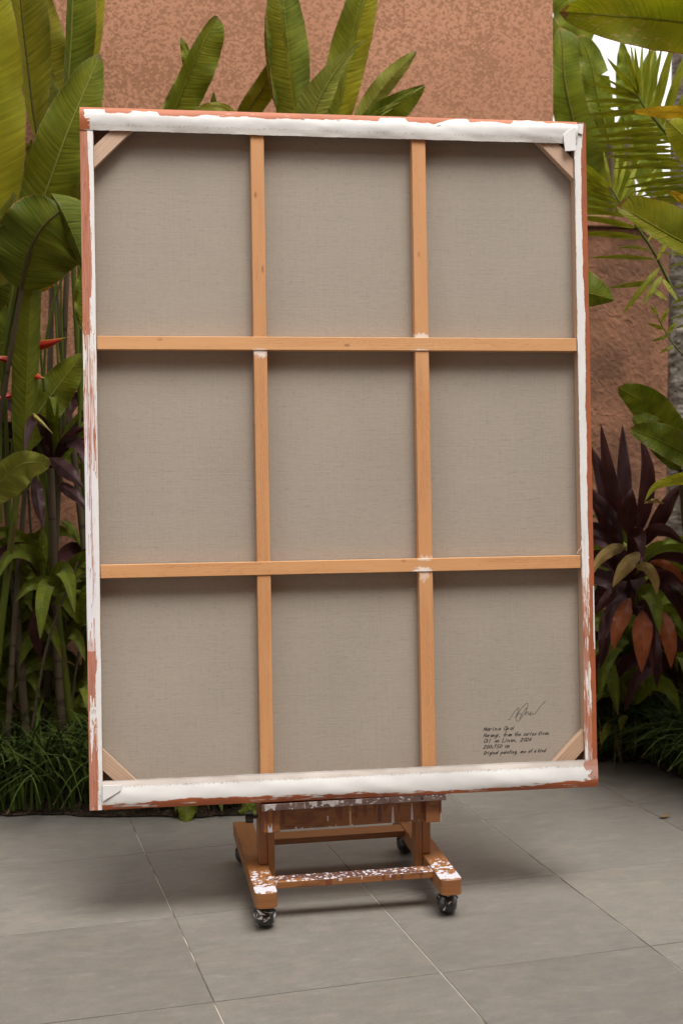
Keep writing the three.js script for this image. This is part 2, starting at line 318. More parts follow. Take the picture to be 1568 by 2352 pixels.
// folded canvas edges: u runs along, v runs from the outer edge inward
function flap(len, wd, edge, wrinkle, tex, x, y, rot, seed, lift, bulge = 0) {
  const N = 220, M = 10, pos = [], uv = [], idx = [];
  for (let i = 0; i <= N; i++) for (let j = 0; j <= M; j++) {
    const s = i / N, t = j / M, w = wd + edge * (fb(s * len * 7, 1, seed, 3) - .5) + edge * .25 * (h2(i, 2, seed) - .5);
    const zz = .0008 + bulge * Math.sin(Math.PI * Math.pow(t, .8)) * (.5 + fb(s * len * 5, 2, seed + 7, 2)) + wrinkle * ss(0, .25, t) * (fb(s * len * 11 + t, t * 1.7, seed + 3, 3) - .25) * (1 + t) + lift * Math.pow(t, 3);
    pos.push((s - .5) * len, t * w, zz); uv.push(s, t * w / (wd + .006));
    if (i && j) { const a = i * (M + 1) + j, b = a - 1, d = a - M - 1, e = d - 1; idx.push(a, d, e, a, e, b); }
  }
  const g = new THREE.BufferGeometry(); g.setAttribute('position', new THREE.Float32BufferAttribute(pos, 3)); g.setAttribute('uv', new THREE.Float32BufferAttribute(uv, 2)); g.setIndex(idx); g.computeVertexNormals();
  g.rotateZ(rot); g.translate(x, Y(y), 0);
  return part('folded_edge', g, new THREE.MeshStandardMaterial({ map: tex, roughness: .6, side: THREE.DoubleSide }), cv);
}
const streak = (u, v, s, a = 14, b = 900) => vn(u * a, v * b, s) * .6 + vn(u * a * 3, v * b * 1.7, s + 1) * .4;
function flapTex(H, len, wd, fn) { return texture(2048, H, (x, y) => { const u = x / 2048 * len, v = y / H * (wd + .006); return fn(u, v); }, true, false); }
const terraV = (u, v, dark) => mul3(mix3(terra, hex('#8a4626'), cl(dark + .5 * (fb(u * 9, v * 30, 404, 3) - .45))), .94 + .16 * (streak(u, v, 406) - .5));
const gessoV = (u, v, k = 1) => mul3(gesso, k * (.965 + .05 * (fb(u * 40, v * 60, 408, 2) - .5)));
const soft = (c, p, d, w = .0011) => mix3(c, p, ss(-w, w, d));
const rag = (u, v, s, fx = 34, fy = 150) => fb(u * fx, v * fy, s, 4) - .5;
// top: u from the left end
const topTex = flapTex(96, 1.472, .066, (u, v) => {
  let e = .0155 + .010 * (fb(u * 5, 1, 411, 2) - .5) + .012 * rag(u, v, 413) - .010 * ss(.62, .7, fb(u * 11, 3, 415, 2)) - .006 * ss(.9, 1.4, u);
  if (u < .07) e = .006 + .006 * rag(u, v, 417);
  let c = gessoV(u, v);
  if (v > .046) { c = mix3(c, [.62, .60, .56], .55 * ss(.045, .052, v)); if (vn(u * 420, v * 330, 419) > .78 && v < .053 && v > .043) c = mul3(c, .7); if (vn(u * 60, v * 900, 421) > .7) c = mul3(c, .93); }
  const o = v < e || (u < .028 && v > .034 && rag(u, v, 423) < .16 - u * 4) || (u < .012 + .01 * rag(u, v, 424));
  const bare = v > .003 && v < .013 ? .22 - rag(u, v, 425, 20, 120) : 1, br = streak(u, v, 428, 10, 700);
  if (o || v < e + .0016) c = soft(c, terraV(u, v, -.05), Math.min((u < .028 && o ? .002 : e - v) + .0016 * (br - .5), bare * .02));
  return c;
});
flap(1.472, .066, .004, .0034, topTex, -.014, 1.0, Math.PI, 431, .0, .007).geometry.attributes.uv.array.forEach((_, i, a) => { if (i % 2 === 0) a[i] = 1 - a[i]; });
// bottom: u from the left end
const botTex = flapTex(96, 1.465, .083, (u, v) => {
  let e = .0165 + .012 * (fb(u * 4, 1, 441, 2) - .5) + .014 * rag(u, v, 443) + .006 * Math.sin(u * 5);
  let c = gessoV(u, v, .97);
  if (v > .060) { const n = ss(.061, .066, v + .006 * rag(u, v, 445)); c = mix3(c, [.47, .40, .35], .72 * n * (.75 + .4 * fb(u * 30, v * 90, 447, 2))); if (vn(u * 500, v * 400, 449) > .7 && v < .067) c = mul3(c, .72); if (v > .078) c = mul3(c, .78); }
  if (u > 1.42) { if (rag(u, v, 451, 40, 60) > .05 - (u - 1.42) * 5) c = mix3(c, terraV(u, v, .2), .75); }
  const bare = v > .003 && v < .012 ? .17 - rag(u, v, 453, 16, 110) : 1, br = streak(u, v, 455, 10, 700);
  return v < e + .003 ? soft(c, terraV(u, v, .35), Math.min(e - v + .003 * (br - .5), bare * .02), .0016) : c;
});
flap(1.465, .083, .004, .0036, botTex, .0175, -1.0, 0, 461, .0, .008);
// left: u from the bottom end to the top
const leftTex = flapTex(64, 1.934, .037, (u, v) => {
  const c = mix3(gessoV(u, v), mul3(lavender, .98), .8 * ss(1.25, 1.05, u) * ss(.3, .5, u) * ss(.034, .022, v + .006 * rag(u, v, 470)));
  const u0 = u; u += .30 * rag(u, v, 465, 14, 260) + .10 * rag(u, v, 466, 60, 500);
  const r = rag(u0, v, 471, 24, 170), st = rag(u0, v, 473, 9, 420);
  let cov;
  if (u > 1.35) cov = v < .0235 - .005 * ss(1.75, 1.93, u) + .020 * (fb(u * 6, 1, 475, 2) - .5) + .006 * r || (v > .02 && v < .036 && vn(u * 11, 1, 477) > .93);
  else if (u > .95) cov = Math.abs(v - .0195 - .006 * (fb(u * 5, 2, 478, 2) - .5)) + .034 * st < .0125 + .016 * (fb(u * 9, 4, 479, 2) - .5);
  else if (u > .5) cov = Math.abs(v - .0175) + .03 * st < .028 * (fb(u * 8, 6, 481, 2) - .36);
  else cov = v < .024 + .014 * (fb(u * 9, 8, 483, 2) - .5) + .014 * st && !(v > .004 && rag(u, v, 485, 13, 70) > .17);
  if (cov && v > .004 && vn(u * 10.5, 3, 487) > .9 && v < .014) cov = r < .1;
  return cov ? mix3(terraV(u0, v, u0 > 1.2 ? -.1 : .15), c, cl(.03 + 1.6 * ss(.02, .22, Math.abs(streak(u0, v, 489, 8, 620) - .5)) * (u0 > 1.35 || u0 < .45 ? .08 : .6))) : c;
});
flap(1.934, .037, .002, .0018, leftTex, -.75, -.033, -Math.PI / 2, 491, 0).geometry.attributes.uv.array.forEach((_, i, a) => { if (i % 2 === 0) a[i] = 1 - a[i]; });
// right: u from the bottom end to the top
const rightTex = flapTex(64, 1.912, .0375, (u, v) => {
  const r = rag(u, v, 501, 26, 190), st = rag(u, v, 503, 7, 420); const uw = u + .25 * rag(u, v, 465, 14, 260) + .08 * rag(u, v, 466, 60, 500);
  let e = .0150 + .009 * (fb(u * 6, 1, 505, 3) - .5) + .006 * r, c = gessoV(u, v, .98);
  if (u > 1.84) e = .012 + .006 * r;
  if (u < .75) { const a = ss(.75, .5, u); c = mix3(c, terraV(u, v, .1), a * .85 * ss(.02, .14, st + .04 * (fb(u * 9, 2, 507, 2) - .35))); if (fb(uw * 8, 3, 509, 2) > .62) c = mix3(c, terraV(u, v, .2), .85 * a); }
  if (v < e) { c = terraV(u, v, .38); if (v > .008 && v < .015 && vn(u * 13, 5, 511) > .9 && r > -.05) c = gessoV(u, v); if (u < .52 && u > .33 && v < .004 + .004 * r) c = [.62, .63, .66]; }
  return c;
});
flap(1.912, .0375, .005, .0018, rightTex, .75, .038, Math.PI / 2, 521, 0);
const gessoMat = new THREE.MeshStandardMaterial({ map: texture(128, 128, (x, y) => gessoV(x / 300, y / 300, .97 + .05 * (vn(x / 3, y / 3, 5) - .5))), roughness: .62, side: THREE.DoubleSide });
function fold(pts, lift) { // a small doubled-over piece of canvas with a real lip
  const s = new THREE.Shape(); pts.forEach(([x, y], i) => i ? s.lineTo(x, y) : s.moveTo(x, y));
  return part('corner_fold', mv(new THREE.ExtrudeGeometry(s, { depth: .0016, bevelEnabled: true, bevelSize: .0008, bevelThickness: .0008, bevelSegments: 2 }), 0, Y(0), lift), gessoMat, cv);
}
fold([[.677, .957], [.69, .968], [.7135, .983], [.7145, .912], [.682, .909]], .0085);
fold([[-.711, -.972], [-.712, -.93], [-.661, -.93], [-.6635, -.946]], .0105);
fold([[.718, .992], [.741, .994], [.738, .962], [.72, .968]], .004);
const steel = new THREE.MeshStandardMaterial({ color: 0x6f6a66, metalness: .8, roughness: .45 });
const stG = gbox(.0115, .0011, .0012, .0003);
function staple(x, y, a) { const m = part('staple', stG, steel, cv); m.position.set(x, Y(y), .0072); m.rotation.z = a; }
for (let i = 0; i < 15; i++) { staple(-.69 + i * .098 + rr(-.01, .01), .978 + rr(-.004, .004), rr(-.25, .25)); staple(-.67 + i * .097 + rr(-.01, .01), -.99 + rr(-.003, .003), rr(-.2, .35)); }
for (let i = 0; i < 19; i++) { staple(-.737 + rr(-.002, .002), .88 - i * .1, 1.57 + rr(-.2, .2)); staple(.739 + rr(-.002, .002), .86 - i * .097, 1.57 + rr(-.2, .2)); }
staple(.729, -.957, 1.1); staple(.739, -.972, 1.0); staple(-.722, -.958, -.6); staple(-.735, -.98, -.3);
{ // loose thread at the right edge
  const c = new THREE.CatmullRomCurve3([[.712, -.262, .004], [.708, -.283, .009], [.700, -.291, .010], [.694, -.302, .012]].map(p => new THREE.Vector3(p[0], Y(p[1]), p[2])));
  part('loose_thread', new THREE.TubeGeometry(c, 12, .0006, 4), gessoMat, cv);
}

// ---------------------------------------------------------------- rolling easel
const EY = .163, ea = thing('studio_easel', [-.0202, 0, -4.3101], 'low wooden rolling easel spattered with paint, carrying the large canvas', 'easel');
ea.rotation.y = EY; // local x to the right, z to the viewer
function painted(seed, W, H, len, wd, paint) { // wood plus paint marks, u along len, v across wd (top and front unrolled)
  const cA = [.30, .125, .036], cB = [.22, .083, .022], cD = [.10, .032, .009];
  return texture(W, H, (x, y) => {
    const u = x / W * len, v = y / H * wd, ring = (v + (fb(u * 3, v * 20, seed, 3) - .5) * .03) * 160, f = ring - Math.floor(ring);
    let c = mix3(cA, cB, fb(u * 12, v * 120, seed + 2, 3)); c = mix3(c, cD, .5 * Math.pow(f, 4) + .5 * ss(.6, .8, fb(u * 16, v * 40, seed + 4, 3)));
    return paint(c, u, v, seed);
  }, true, false);
}
function splats(n, f, rmin, rmax) { const a = []; for (let i = 0; i < n; i++) { const [u, v] = f(); a.push([u, v, rmin + (rmax - rmin) * Math.pow(R(), 3)]); } return a; }
const inSplat = (S, u, v, s) => { for (const [a, b, r] of S) { const d = Math.hypot(u - a, v - b); if (d < r * 1.3 && d < r * (1 + .45 * (vn(u * 160, v * 160, s) - .5))) return true; } return false; };
function uvBox(w, h, d, r, len, wd) { // u along the longest side, v: the top first, the front after it, turned round the bar
  const g = gbox(w, h, d, r, 0), p = g.attributes.position, n = g.attributes.normal, uv = g.attributes.uv, zl = d > w;
  for (let i = 0; i < p.count; i++) {
    const L = zl ? p.getZ(i) : p.getX(i), A = zl ? p.getX(i) : p.getZ(i), AW = zl ? w : d, ny = n.getY(i);
    uv.setXY(i, (L + Math.max(w, d) / 2) / len, (ny > .5 ? A + AW / 2 : AW + (h / 2 - p.getY(i))) / wd);
  }
  return g;
}
const whiteP = [.56, .55, .61], brownP = [.085, .035, .028], redP = [.16, .035, .012];
const eMat = t => new THREE.MeshPhysicalMaterial({ map: t, roughness: .55, clearcoat: .2, clearcoatRoughness: .4 });
// side beams with rounded ends
for (const s of [-1, 1]) {
  const L = .70, w = .06, h = .046;
  const S = splats(120, () => [L - .19 * Math.pow(R(), 1.3), rr(0, w)], .001, .009);
  const t = painted(540 + s, 1024, 128, L, w + h, (c, u, v) => {
    if (v < w) {
      if (u > L - .055 + .03 * rag(u, v, 545 + s, 50, 50) && u < L - .012 && rag(u, v, 548, 120, 120) < .22) c = whiteP;
      else if (inSplat(S, u, v, 549)) c = whiteP; else if (u > L - .15 && rag(u, v, 551, 60, 60) > .17) c = mix3(c, brownP, .8);
    } return c;
  });
  const sh = new THREE.Shape(), r = .02, a = w / 2, b = L / 2; // plan, y = -z
  sh.moveTo(-a, b); sh.lineTo(a, b); sh.lineTo(a, -b + r); sh.quadraticCurveTo(a, -b, a - r, -b); sh.lineTo(-a + r, -b); sh.quadraticCurveTo(-a, -b, -a, -b + r); sh.closePath();
  const g = new THREE.ExtrudeGeometry(sh, { depth: h - .003, bevelEnabled: true, bevelSize: .0015, bevelThickness: .0015, bevelSegments: 1, curveSegments: 6 });
  g.rotateX(-Math.PI / 2); g.translate(0, -h / 2, 0);
  const p = g.attributes.position, n = g.attributes.normal, uv = g.attributes.uv;
  for (let i = 0; i < p.count; i++) uv.setXY(i, (p.getZ(i) + L / 2) / L, (n.getY(i) > .5 ? p.getX(i) + a : w + (h / 2 - p.getY(i)) * .9) / (w + h));
  part('base_beam', mv(g, s * .266, .100, .0), eMat(t), ea);
}
{ // front crossbar thick with spatters
  const L = .472, S = splats(420, () => [rr(0, L), rr(0, .055)], .0008, .0052);
  const t = painted(560, 1024, 160, L, .075, (c, u, v) => {
    if (v < .055) { if (rag(u, v, 563, 30, 60) > -.09 - .2 * ss(.1, .25, u) + .25 * ss(.35, .46, u)) c = mix3(c, brownP, .9); if (inSplat(S, u, v, 565)) c = whiteP; }
    else { const dr = .055 + .020 * ss(.55, .85, vn(u * 90, 1, 567)); if (v < dr && vn(u * 18, 2, 568) > .35) c = mix3(c, mix3(brownP, redP, vn(u * 30, 1, 569)), .9); if (v < .064 && vn(u * 120, 4, 570) > .9) c = whiteP; }
    return c;
  });
  part('front_crossbar', mv(uvBox(L, .02, .055, .002, L, .075), 0, .1055, .222), eMat(t), ea);
}
part('rear_crossbar', mv(gbox(.472, .02, .072, .002, 0, [.2, .3]), 0, .108, -.186), easelWood, ea);
for (const s of [-1, 1]) { // paired posts
  part('post', mv(gbox(.0245, .205, .07, .002, 1, [.1, .2 * s + .3]), s * .2475, .2255, .073), easelWood, ea);
  part('post', mv(gbox(.021, .245, .055, .002, 1, [.5, .1 * s + .3]), s * .224, .200, .08), easelWood, ea);
}
{ // apron board with drips and palette-knife marks
  const L = .436, H = .062;
  const marks = [[.340, .012, .004, .05], [.398, .006, .0035, .05], [.145, .028, .002, .016], [.212, 0, .003, .06], [.30, .0, .006, .055]];
  const t = painted(580, 1024, 192, L, H + .02, (c, u, v) => {
    const y = v - .02; if (y > 0) {
      for (let i = 0; i < marks.length; i++) { const [a, b, w, l] = marks[i]; const k = (y - b) / l; if (k > 0 && k < 1 && Math.abs(u - a) < w * (i < 2 ? .3 + .9 * k : 1) + .0006 * rag(u, v, 585, 300, 300)) return i === 3 ? [.55, .36, .2] : i === 4 ? mix3(c, brownP, .85) : mul3(whiteP, .95); }
      if (y < .05 * ss(.66, .95, vn(u * 70, 1, 583)) && vn(u * 9, 5, 584) > .3) c = mix3(c, redP, .75);
      if (y > .046 && vn(u * 160, 2, 586) > .9 + .3 * (.06 - y) / .014 - .3 * vn(u * 400, y * 300, 590) * .3) c = mul3(whiteP, .8);
      if (vn(u * 80, v * 60, 587) > .93) c = mix3(c, redP, .6);
    } return c;
  });
  part('apron_board', mv(uvBox(L, H, .02, .002, L, H + .02), .012, .271, .150), eMat(t), ea);
}
for (const s of [-1, 1]) {
  const t = painted(600 + s, 256, 256, .08, .10, (c, u, v) => { const y = v; if (vn(u * 130, 1, 603 + s) > .6 && y < .02 + .075 * vn(u * 130, 3, 604 + s)) c = mix3(c, redP, .8); if (vn(u * 190, 5, 606 + s) > .9 && y > .045 + .02 * vn(u * 300, 6, 609)) c = mul3(whiteP, .8); return c; });
  const g = gbox(.048, .070, .082, .003, 1), p = g.attributes.position, uv = g.attributes.uv;
  for (let i = 0; i < p.count; i++) uv.setXY(i, (p.getX(i) + .03 + p.getZ(i) * .3) / .08, (.04 - p.getY(i)) / .10);
  part('end_block', mv(g, .012 + s * .241, .276, .143), eMat(t), ea);
}
{ // ledge under the canvas, caked with brown and grey paint
  const L = .545, S = splats(70, () => [rr(0, L), rr(.12, .14)], .001, .004);
  const t = painted(620, 1024, 256, L, .139, (c, u, v) => {
    if (v < .118) return mix3(c, brownP, .6);
    const y = (v - .119) / .02; const ur = u + .012 * rag(u, v, 622, 200, 300); u = ur; c = mix3([.06, .028, .022], [.15, .10, .085], fb(u * 40, v * 60, 623, 3));
    if (u < .30 && vn(u * 60, 1, 625) > .42 && y < .35 + .7 * vn(u * 120, 2, 626)) c = mul3([.40, .37, .36], .85 + .3 * vn(u * 90, v * 90, 627));
    if (vn(u * 130, 7, 628) > .88 && y < .9 * vn(u * 150, 8, 629) + .2) c = [.42, .38, .36];
    if (vn(u * 55, 9, 630) > .9 && y < .8 + .5 * rag(u, v, 632, 200, 200)) c = [.012, .01, .012];
    if (inSplat(S, u, v, 631)) c = mul3(whiteP, .8); return c;
  });
  part('canvas_ledge', mv(uvBox(L, .02, .119, .0015, L, .139), .013, .3225, .1475), eMat(t), ea);
}
part('ledge_rail', mv(gbox(.44, .012, .05, .002, 0, [.2, .1]), .012, .3055, .13), easelWood, ea);
for (const s of [-1, 1]) part('mast', mv(gbox(.03, 1.35, .03, .002, 1, [.2, .1]), s * .09, .98, -.01), easelWood, ea);
part('mast_foot', mv(gbox(.46, .05, .03, .002, 0), 0, .33, -.0), easelWood, ea);
const blackP = new THREE.MeshPhysicalMaterial({ color: 0x0b0b0c, roughness: .45, clearcoat: .3, clearcoatRoughness: .3 });
{ // clamping knob, brass hook
  const k = new THREE.CylinderGeometry(.017, .019, .022, 10); k.rotateZ(Math.PI / 2);
  part('clamp_knob', mv(mergeGeometries([mv(k.toNonIndexed(), -.285, .262, .08), mv(new THREE.CylinderGeometry(.006, .006, .03, 10).rotateZ(Math.PI / 2).toNonIndexed(), -.266, .262, .08)]), 0, 0, 0), blackP, ea);
  const hk = new THREE.CatmullRomCurve3([[.006, .309, .166], [.006, .302, .170], [.006, .291, .170], [.006, .287, .165]].map(p => new THREE.Vector3(...p)));
  part('hook', new THREE.TubeGeometry(hk, 10, .0022, 6), new THREE.MeshStandardMaterial({ color: 0xa07a40, metalness: .9, roughness: .35 }), ea);
}
{ // twin-wheel ball castors with dried paint
  const castT = [0, 1, 2, 3].map(k => texture(256, 256, (x, y) => { const n = fb(x / 22 + y / 60, y / 34, 650 + k * 7, 4), st = fb((x + y * .5) / 13, (y - x * .4) / 70, 655 + k * 3, 2); return k < 2 && st > .73 - .08 * (k === 0 ? ss(.6, .3, x / 256) : 0) && n > .38 ? [.62, .61, .64] : mul3([.010, .010, .011], .8 + .4 * n); }));
  const prof = [[0, -.029], [.012, -.0285], [.022, -.024], [.029, -.015], [.032, -.004], [.0322, -.0012], [.030, 0], [.0322, .0012], [.032, .004], [.029, .015], [.022, .024], [.012, .0285], [0, .029]].map(p => new THREE.Vector2(...p));
  const wheelG = new THREE.LatheGeometry(prof, 28); wheelG.rotateZ(Math.PI / 2);
  [[-.266, .287, .5], [.266, .287, -.35], [-.266, -.287, .7], [.266, -.287, .3]].forEach(([x, z, a], k) => {
    const hood = new THREE.SphereGeometry(.0355, 20, 8, 0, Math.PI * 2, 0, 1.15).toNonIndexed(), stemG = mv(new THREE.CylinderGeometry(.011, .011, .016, 12).toNonIndexed(), 0, .040, 0);
    const c = part('caster', mergeGeometries([hood, stemG]), new THREE.MeshPhysicalMaterial({ map: castT[k], roughness: .35, clearcoat: .5, clearcoatRoughness: .2 }), ea);
    c.position.set(x, .0325, z); c.rotation.y = a;
    part('wheel', wheelG, new THREE.MeshPhysicalMaterial({ map: castT[k], roughness: .35, clearcoat: .5, clearcoatRoughness: .2 }), c);
  });
}

// ---------------------------------------------------------------- leaf blades
function veinTex(cols, o = {}) { // u across the blade (midrib at 0.5), v from base to tip; lateral veins run out and forward
  const W = 256, H = 1024, { n = 60, slant = .045, edge = null, spots = 0, lengthwise = 0, contrast = .3, seed = 700, rib = .55 } = o;
  return texture(W, H, (x, y) => {
    const u = x / W, v = y / H, t = Math.abs(u - .5) * 2, q = v - t * slant - .02 * t * t;
    const k = lengthwise ? vn(u * 46, v * 2, seed) : vn(q * n, t * 1.5, seed) * .55 + vn(q * n * 2.7, t * 2 + (u > .5 ? 9 : 0), seed + 1) * .45;
    const big = fb(u * 3 + (u > .5 ? 20 : 0), v * 7, seed + 3, 3);
    let c = mix3(cols[0], cols[1], cl(.5 + (big - .5) * 1.5 + (k - .5) * contrast * 2));
    c = mul3(c, 1 + contrast * .5 * (k - .5));
    if (!lengthwise) c = mix3(c, cols[2] ?? mul3(cols[1], 1.3), rib * ss(.05, .02, t));
    if (edge) { const e = t + .08 * (fb(v * 60, u > .5 ? 3 : 7, seed + 5, 3) - .5) - .965 + .05 * ss(.9, 1, v); if (e > 0) c = mix3(c, edge, .85 * ss(0, .012, e)); if (v > .972 + .02 * (fb(u * 9, 3, seed + 8, 2) - .5)) c = mix3(c, mul3(edge, .7), .9); }
    if (spots) { const s1 = vn(u * 34, v * 90 - t * 8, seed + 6), s2 = vn(u * 3, v * 4, seed + 7); if (s1 > .93 - .12 * spots * ss(.55, .8, s2)) c = mix3(c, [.30, .20, .05], .7); }
    return c;
  }, true, false);
}
const bumpLat = texture(256, 1024, (x, y) => { const u = x / 256, v = y / 1024, t = Math.abs(u - .5) * 2, q = v - t * .045 - .02 * t * t; return .5 + .5 * (vn(q * 48, t, 790) - .5) + .3 * (vn(q * 130, t, 791) - .5) - .3 * ss(.05, .0, t); }, false, false);
const bumpLen = texture(256, 64, (x, y) => .5 + .5 * (vn(x / 5, y / 60, 795) - .5), false, false);
const leafMat = (map, o = {}) => new THREE.MeshPhysicalMaterial({ map, bumpMap: o.len ? bumpLen : bumpLat, bumpScale: o.bump ?? .004, roughness: 1, transmission: o.tr ?? .35, thickness: 0, specularIntensity: o.sp ?? .25, clearcoat: o.coat ?? .17, clearcoatRoughness: o.cr ?? .38, side: THREE.DoubleSide });
const brownE = [.17, .075, .02];
const LM = {
  lime: leafMat(veinTex([[.19, .205, .004], [.28, .275, .008], [.33, .33, .04]], { edge: [.26, .20, .05], n: 90, contrast: .25, seed: 700 }), { tr: .45 }),
  green: leafMat(veinTex([[.10, .132, .004], [.18, .20, .008], [.27, .28, .05]], { edge: [.22, .19, .06], n: 46, contrast: .3, seed: 710 }), { tr: .42 }),
  olive: leafMat(veinTex([[.12, .122, .003], [.19, .172, .004], [.24, .22, .02]], { edge: [.2, .14, .04], n: 70, contrast: .3, seed: 720 }), { tr: .38 }),
  deep: leafMat(veinTex([[.072, .100, .004], [.125, .148, .007], [.18, .185, .02]], { edge: [.25, .16, .03], n: 55, contrast: .4, seed: 730 }), { tr: .3 }),  // darker green; on the bed plants it carries part of the shade
  pale: leafMat(veinTex([[.155, .18, .02], [.225, .235, .035], [.28, .285, .07]], { edge: [.24, .19, .07], n: 60, contrast: .35, seed: 750 }), { tr: .38 }),
  banana: leafMat(veinTex([[.105, .13, .002], [.20, .20, .004], [.09, .105, .004]], { edge: brownE, spots: 1, n: 110, contrast: .2, seed: 760 }), { tr: .42, coat: .2 }),
  yellow: leafMat(veinTex([[.38, .23, .008], [.42, .28, .015], [.36, .24, .02]], { edge: [.22, .04, .01], n: 60, contrast: .25, seed: 770 }), { tr: .4 }),
  palm: leafMat(veinTex([[.14, .16, .004], [.24, .245, .012]], { lengthwise: 1, contrast: .35, seed: 780 }), { tr: .32, len: 1, bump: .0015 }),
  palmLime: leafMat(veinTex([[.20, .24, .03], [.30, .31, .06]], { lengthwise: 1, contrast: .3, seed: 784 }), { tr: .4, len: 1, bump: .0015 }),
  wine: leafMat(veinTex([[.022, .006, .005], [.042, .010, .008], [.075, .012, .012]], { n: 40, slant: .3, contrast: .35, edge: [.13, .015, .02], seed: 786 }), { bump: .002, tr: .2 }),
  plum: leafMat(veinTex([[.030, .013, .014], [.055, .026, .027], [.07, .022, .022]], { n: 40, slant: .3, contrast: .35, edge: [.14, .02, .03], seed: 788 }), { bump: .002, tr: .15, coat: .25 }),
  rust: leafMat(veinTex([[.12, .020, .005], [.18, .05, .012], [.09, .016, .005]], { n: 40, slant: .3, contrast: .5, edge: [.16, .03, .02], seed: 792 }), { bump: .002, tr: .25 }),
  blush: leafMat(veinTex([[.20, .15, .03], [.27, .17, .06], [.24, .12, .04]], { n: 40, slant: .3, contrast: .4, edge: [.25, .09, .06], seed: 794 }), { bump: .002, tr: .3 }),
};
const ribM = new THREE.MeshPhysicalMaterial({ color: new THREE.Color().setRGB(.13, .145, .012), roughness: .7, specularIntensity: .3 });
const ribD = new THREE.MeshPhysicalMaterial({ color: new THREE.Color().setRGB(.06, .05, .014), roughness: .6, specularIntensity: .3 });
const ribP = new THREE.MeshPhysicalMaterial({ color: new THREE.Color().setRGB(.19, .20, .04), roughness: .7, specularIntensity: .3 });
const stemTex = texture(512, 64, (y, x) => { const n = fb(x / 7, y / 70, 801, 3), b = ss(.62, .8, fb(x / 20, y / 25, 805, 3)); return mix3(mix3([.045, .065, .004], [.085, .105, .008], n), [.06, .03, .010], b * .8); });
const stemMat = new THREE.MeshPhysicalMaterial({ map: stemTex, roughness: .6, specularIntensity: .4, clearcoat: .1, clearcoatRoughness: .4 });
const caneTex = texture(512, 64, (y, x) => { const n = fb(x / 7, y / 60, 811, 3), r = ss(.8, .95, vn(2, y / 9, 813)); return mix3(mix3([.055, .042, .026], [.10, .078, .048], n), [.04, .03, .02], r); });
const stemDark = new THREE.MeshPhysicalMaterial({ specularIntensity: .3, map: caneTex, roughness: .75 });
const curve = pts => new THREE.CatmullRomCurve3(pts, false, 'centripetal');
function tube(pts, r0, r1, n = 24, k = 8) { // tapered tube
  const c = pts.isCurve ? pts : curve(pts), g = new THREE.TubeGeometry(c, n, 1, k), p = g.attributes.position;
  for (let i = 0; i <= n; i++) { const o = c.getPointAt(i / n), r = lerp(r0, r1, i / n); for (let j = 0; j <= k; j++) { const q = i * (k + 1) + j; p.setXYZ(q, o.x + (p.getX(q) - o.x) * r, o.y + (p.getY(q) - o.y) * r, o.z + (p.getZ(q) - o.z) * r); } }
  return g;
}
const local = (o, g) => g.translate(-o.position.x, -o.position.y, -o.position.z);
// a blade along a midrib of sight points [x, y, distance]; wl and wr half widths left and right of the direction of growth (in the same pixels)
function blade(plant, mat, mid, wl, wr, o = {}) {
  const { a = .7, b = .8, p = .42, dl = .3, dr = .3, wave = .02, wk = 3, rib = null, ribR = .003, notch = null, N = 40, twist = 0, name = 'leaf' } = o;
  const c = curve(mid.map(m => at(...m))), M = 12, pos = [], uv = [], idx = [], seed = Math.floor(R() * 1e5), ph = R() * 6;
  const prof = s => s < p ? Math.pow(Math.sin(Math.PI / 2 * s / p), a) : Math.pow(Math.cos(Math.PI / 2 * (s - p) / (1 - p)), b);
  const dAvg = mid.reduce((q, m) => q + m[2], 0) / mid.length, px = dAvg / FPX, ribPts = [];
  for (let i = 0; i <= N; i++) {
    const s = Math.min(i / N, .9999), m = c.getPointAt(s), T = c.getTangentAt(s), B = camera.position.clone().sub(m).normalize();
    const side = B.clone().cross(T).normalize(), face = T.clone().cross(side).normalize();
    if (face.dot(B) < 0) face.negate();
    if (twist) { side.applyAxisAngle(T, twist * s); face.applyAxisAngle(T, twist * s); }
    ribPts.push(m.clone().addScaledVector(face, .001));
    const pr = Math.max(prof(s), .012);
    for (let j = -M; j <= M; j++) {
      const t = j / M, at_ = Math.abs(t), L = t < 0; let w = (L ? wl : wr) * px * pr * (1 + .05 * (fb(s * 26, L ? 3 : 8, seed, 2) - .5) * at_);
      if (notch) for (const [ns, nl, nw] of notch) if ((nl < 0) === L) w *= 1 - .5 * ss(nw, 0, Math.abs(s - ns)) * at_;
      const dep = (L ? dl : dr) * w * Math.pow(at_, 1.35) + wave * pr * Math.sin(s * wk * 6.283 + ph + (L ? 0 : 1.7)) * at_ * at_ + wave * .35 * (fb(s * 18 + t, at_ * 1.5, seed + 4, 2) - .5) * at_;
      const q = m.clone().addScaledVector(side, -Math.sign(t) * w * at_).addScaledVector(face, dep);
      pos.push(q.x, q.y, q.z); uv.push(t * .5 + .5, s);
      if (i && j > -M) { const W2 = 2 * M + 1, k = i * W2 + j + M, e = k - 1, f = k - W2, g2 = f - 1; idx.push(k, f, e, f, g2, e); }
    }
  }
  const g = new THREE.BufferGeometry(); g.setAttribute('position', new THREE.Float32BufferAttribute(pos, 3)); g.setAttribute('uv', new THREE.Float32BufferAttribute(uv, 2)); g.setIndex(idx); g.computeVertexNormals();
  const m = part(name, local(plant, g), LM[mat] ?? mat, plant);
  if (rib) { const g2 = tube(ribPts.filter((_, i) => i % 3 === 0), ribR, ribR * .25, 30, 6); part('midrib', local(plant, g2), rib, m); }
  return m;
}
function stem(plant, pts, r0, r1, mat = stemMat, name = 'stem') { return part(name, local(plant, tube(pts, r0, r1, 26, 9)), mat, plant); }
const gp = (x, z) => new THREE.Vector3(x, .01, z); // a spot in the bed
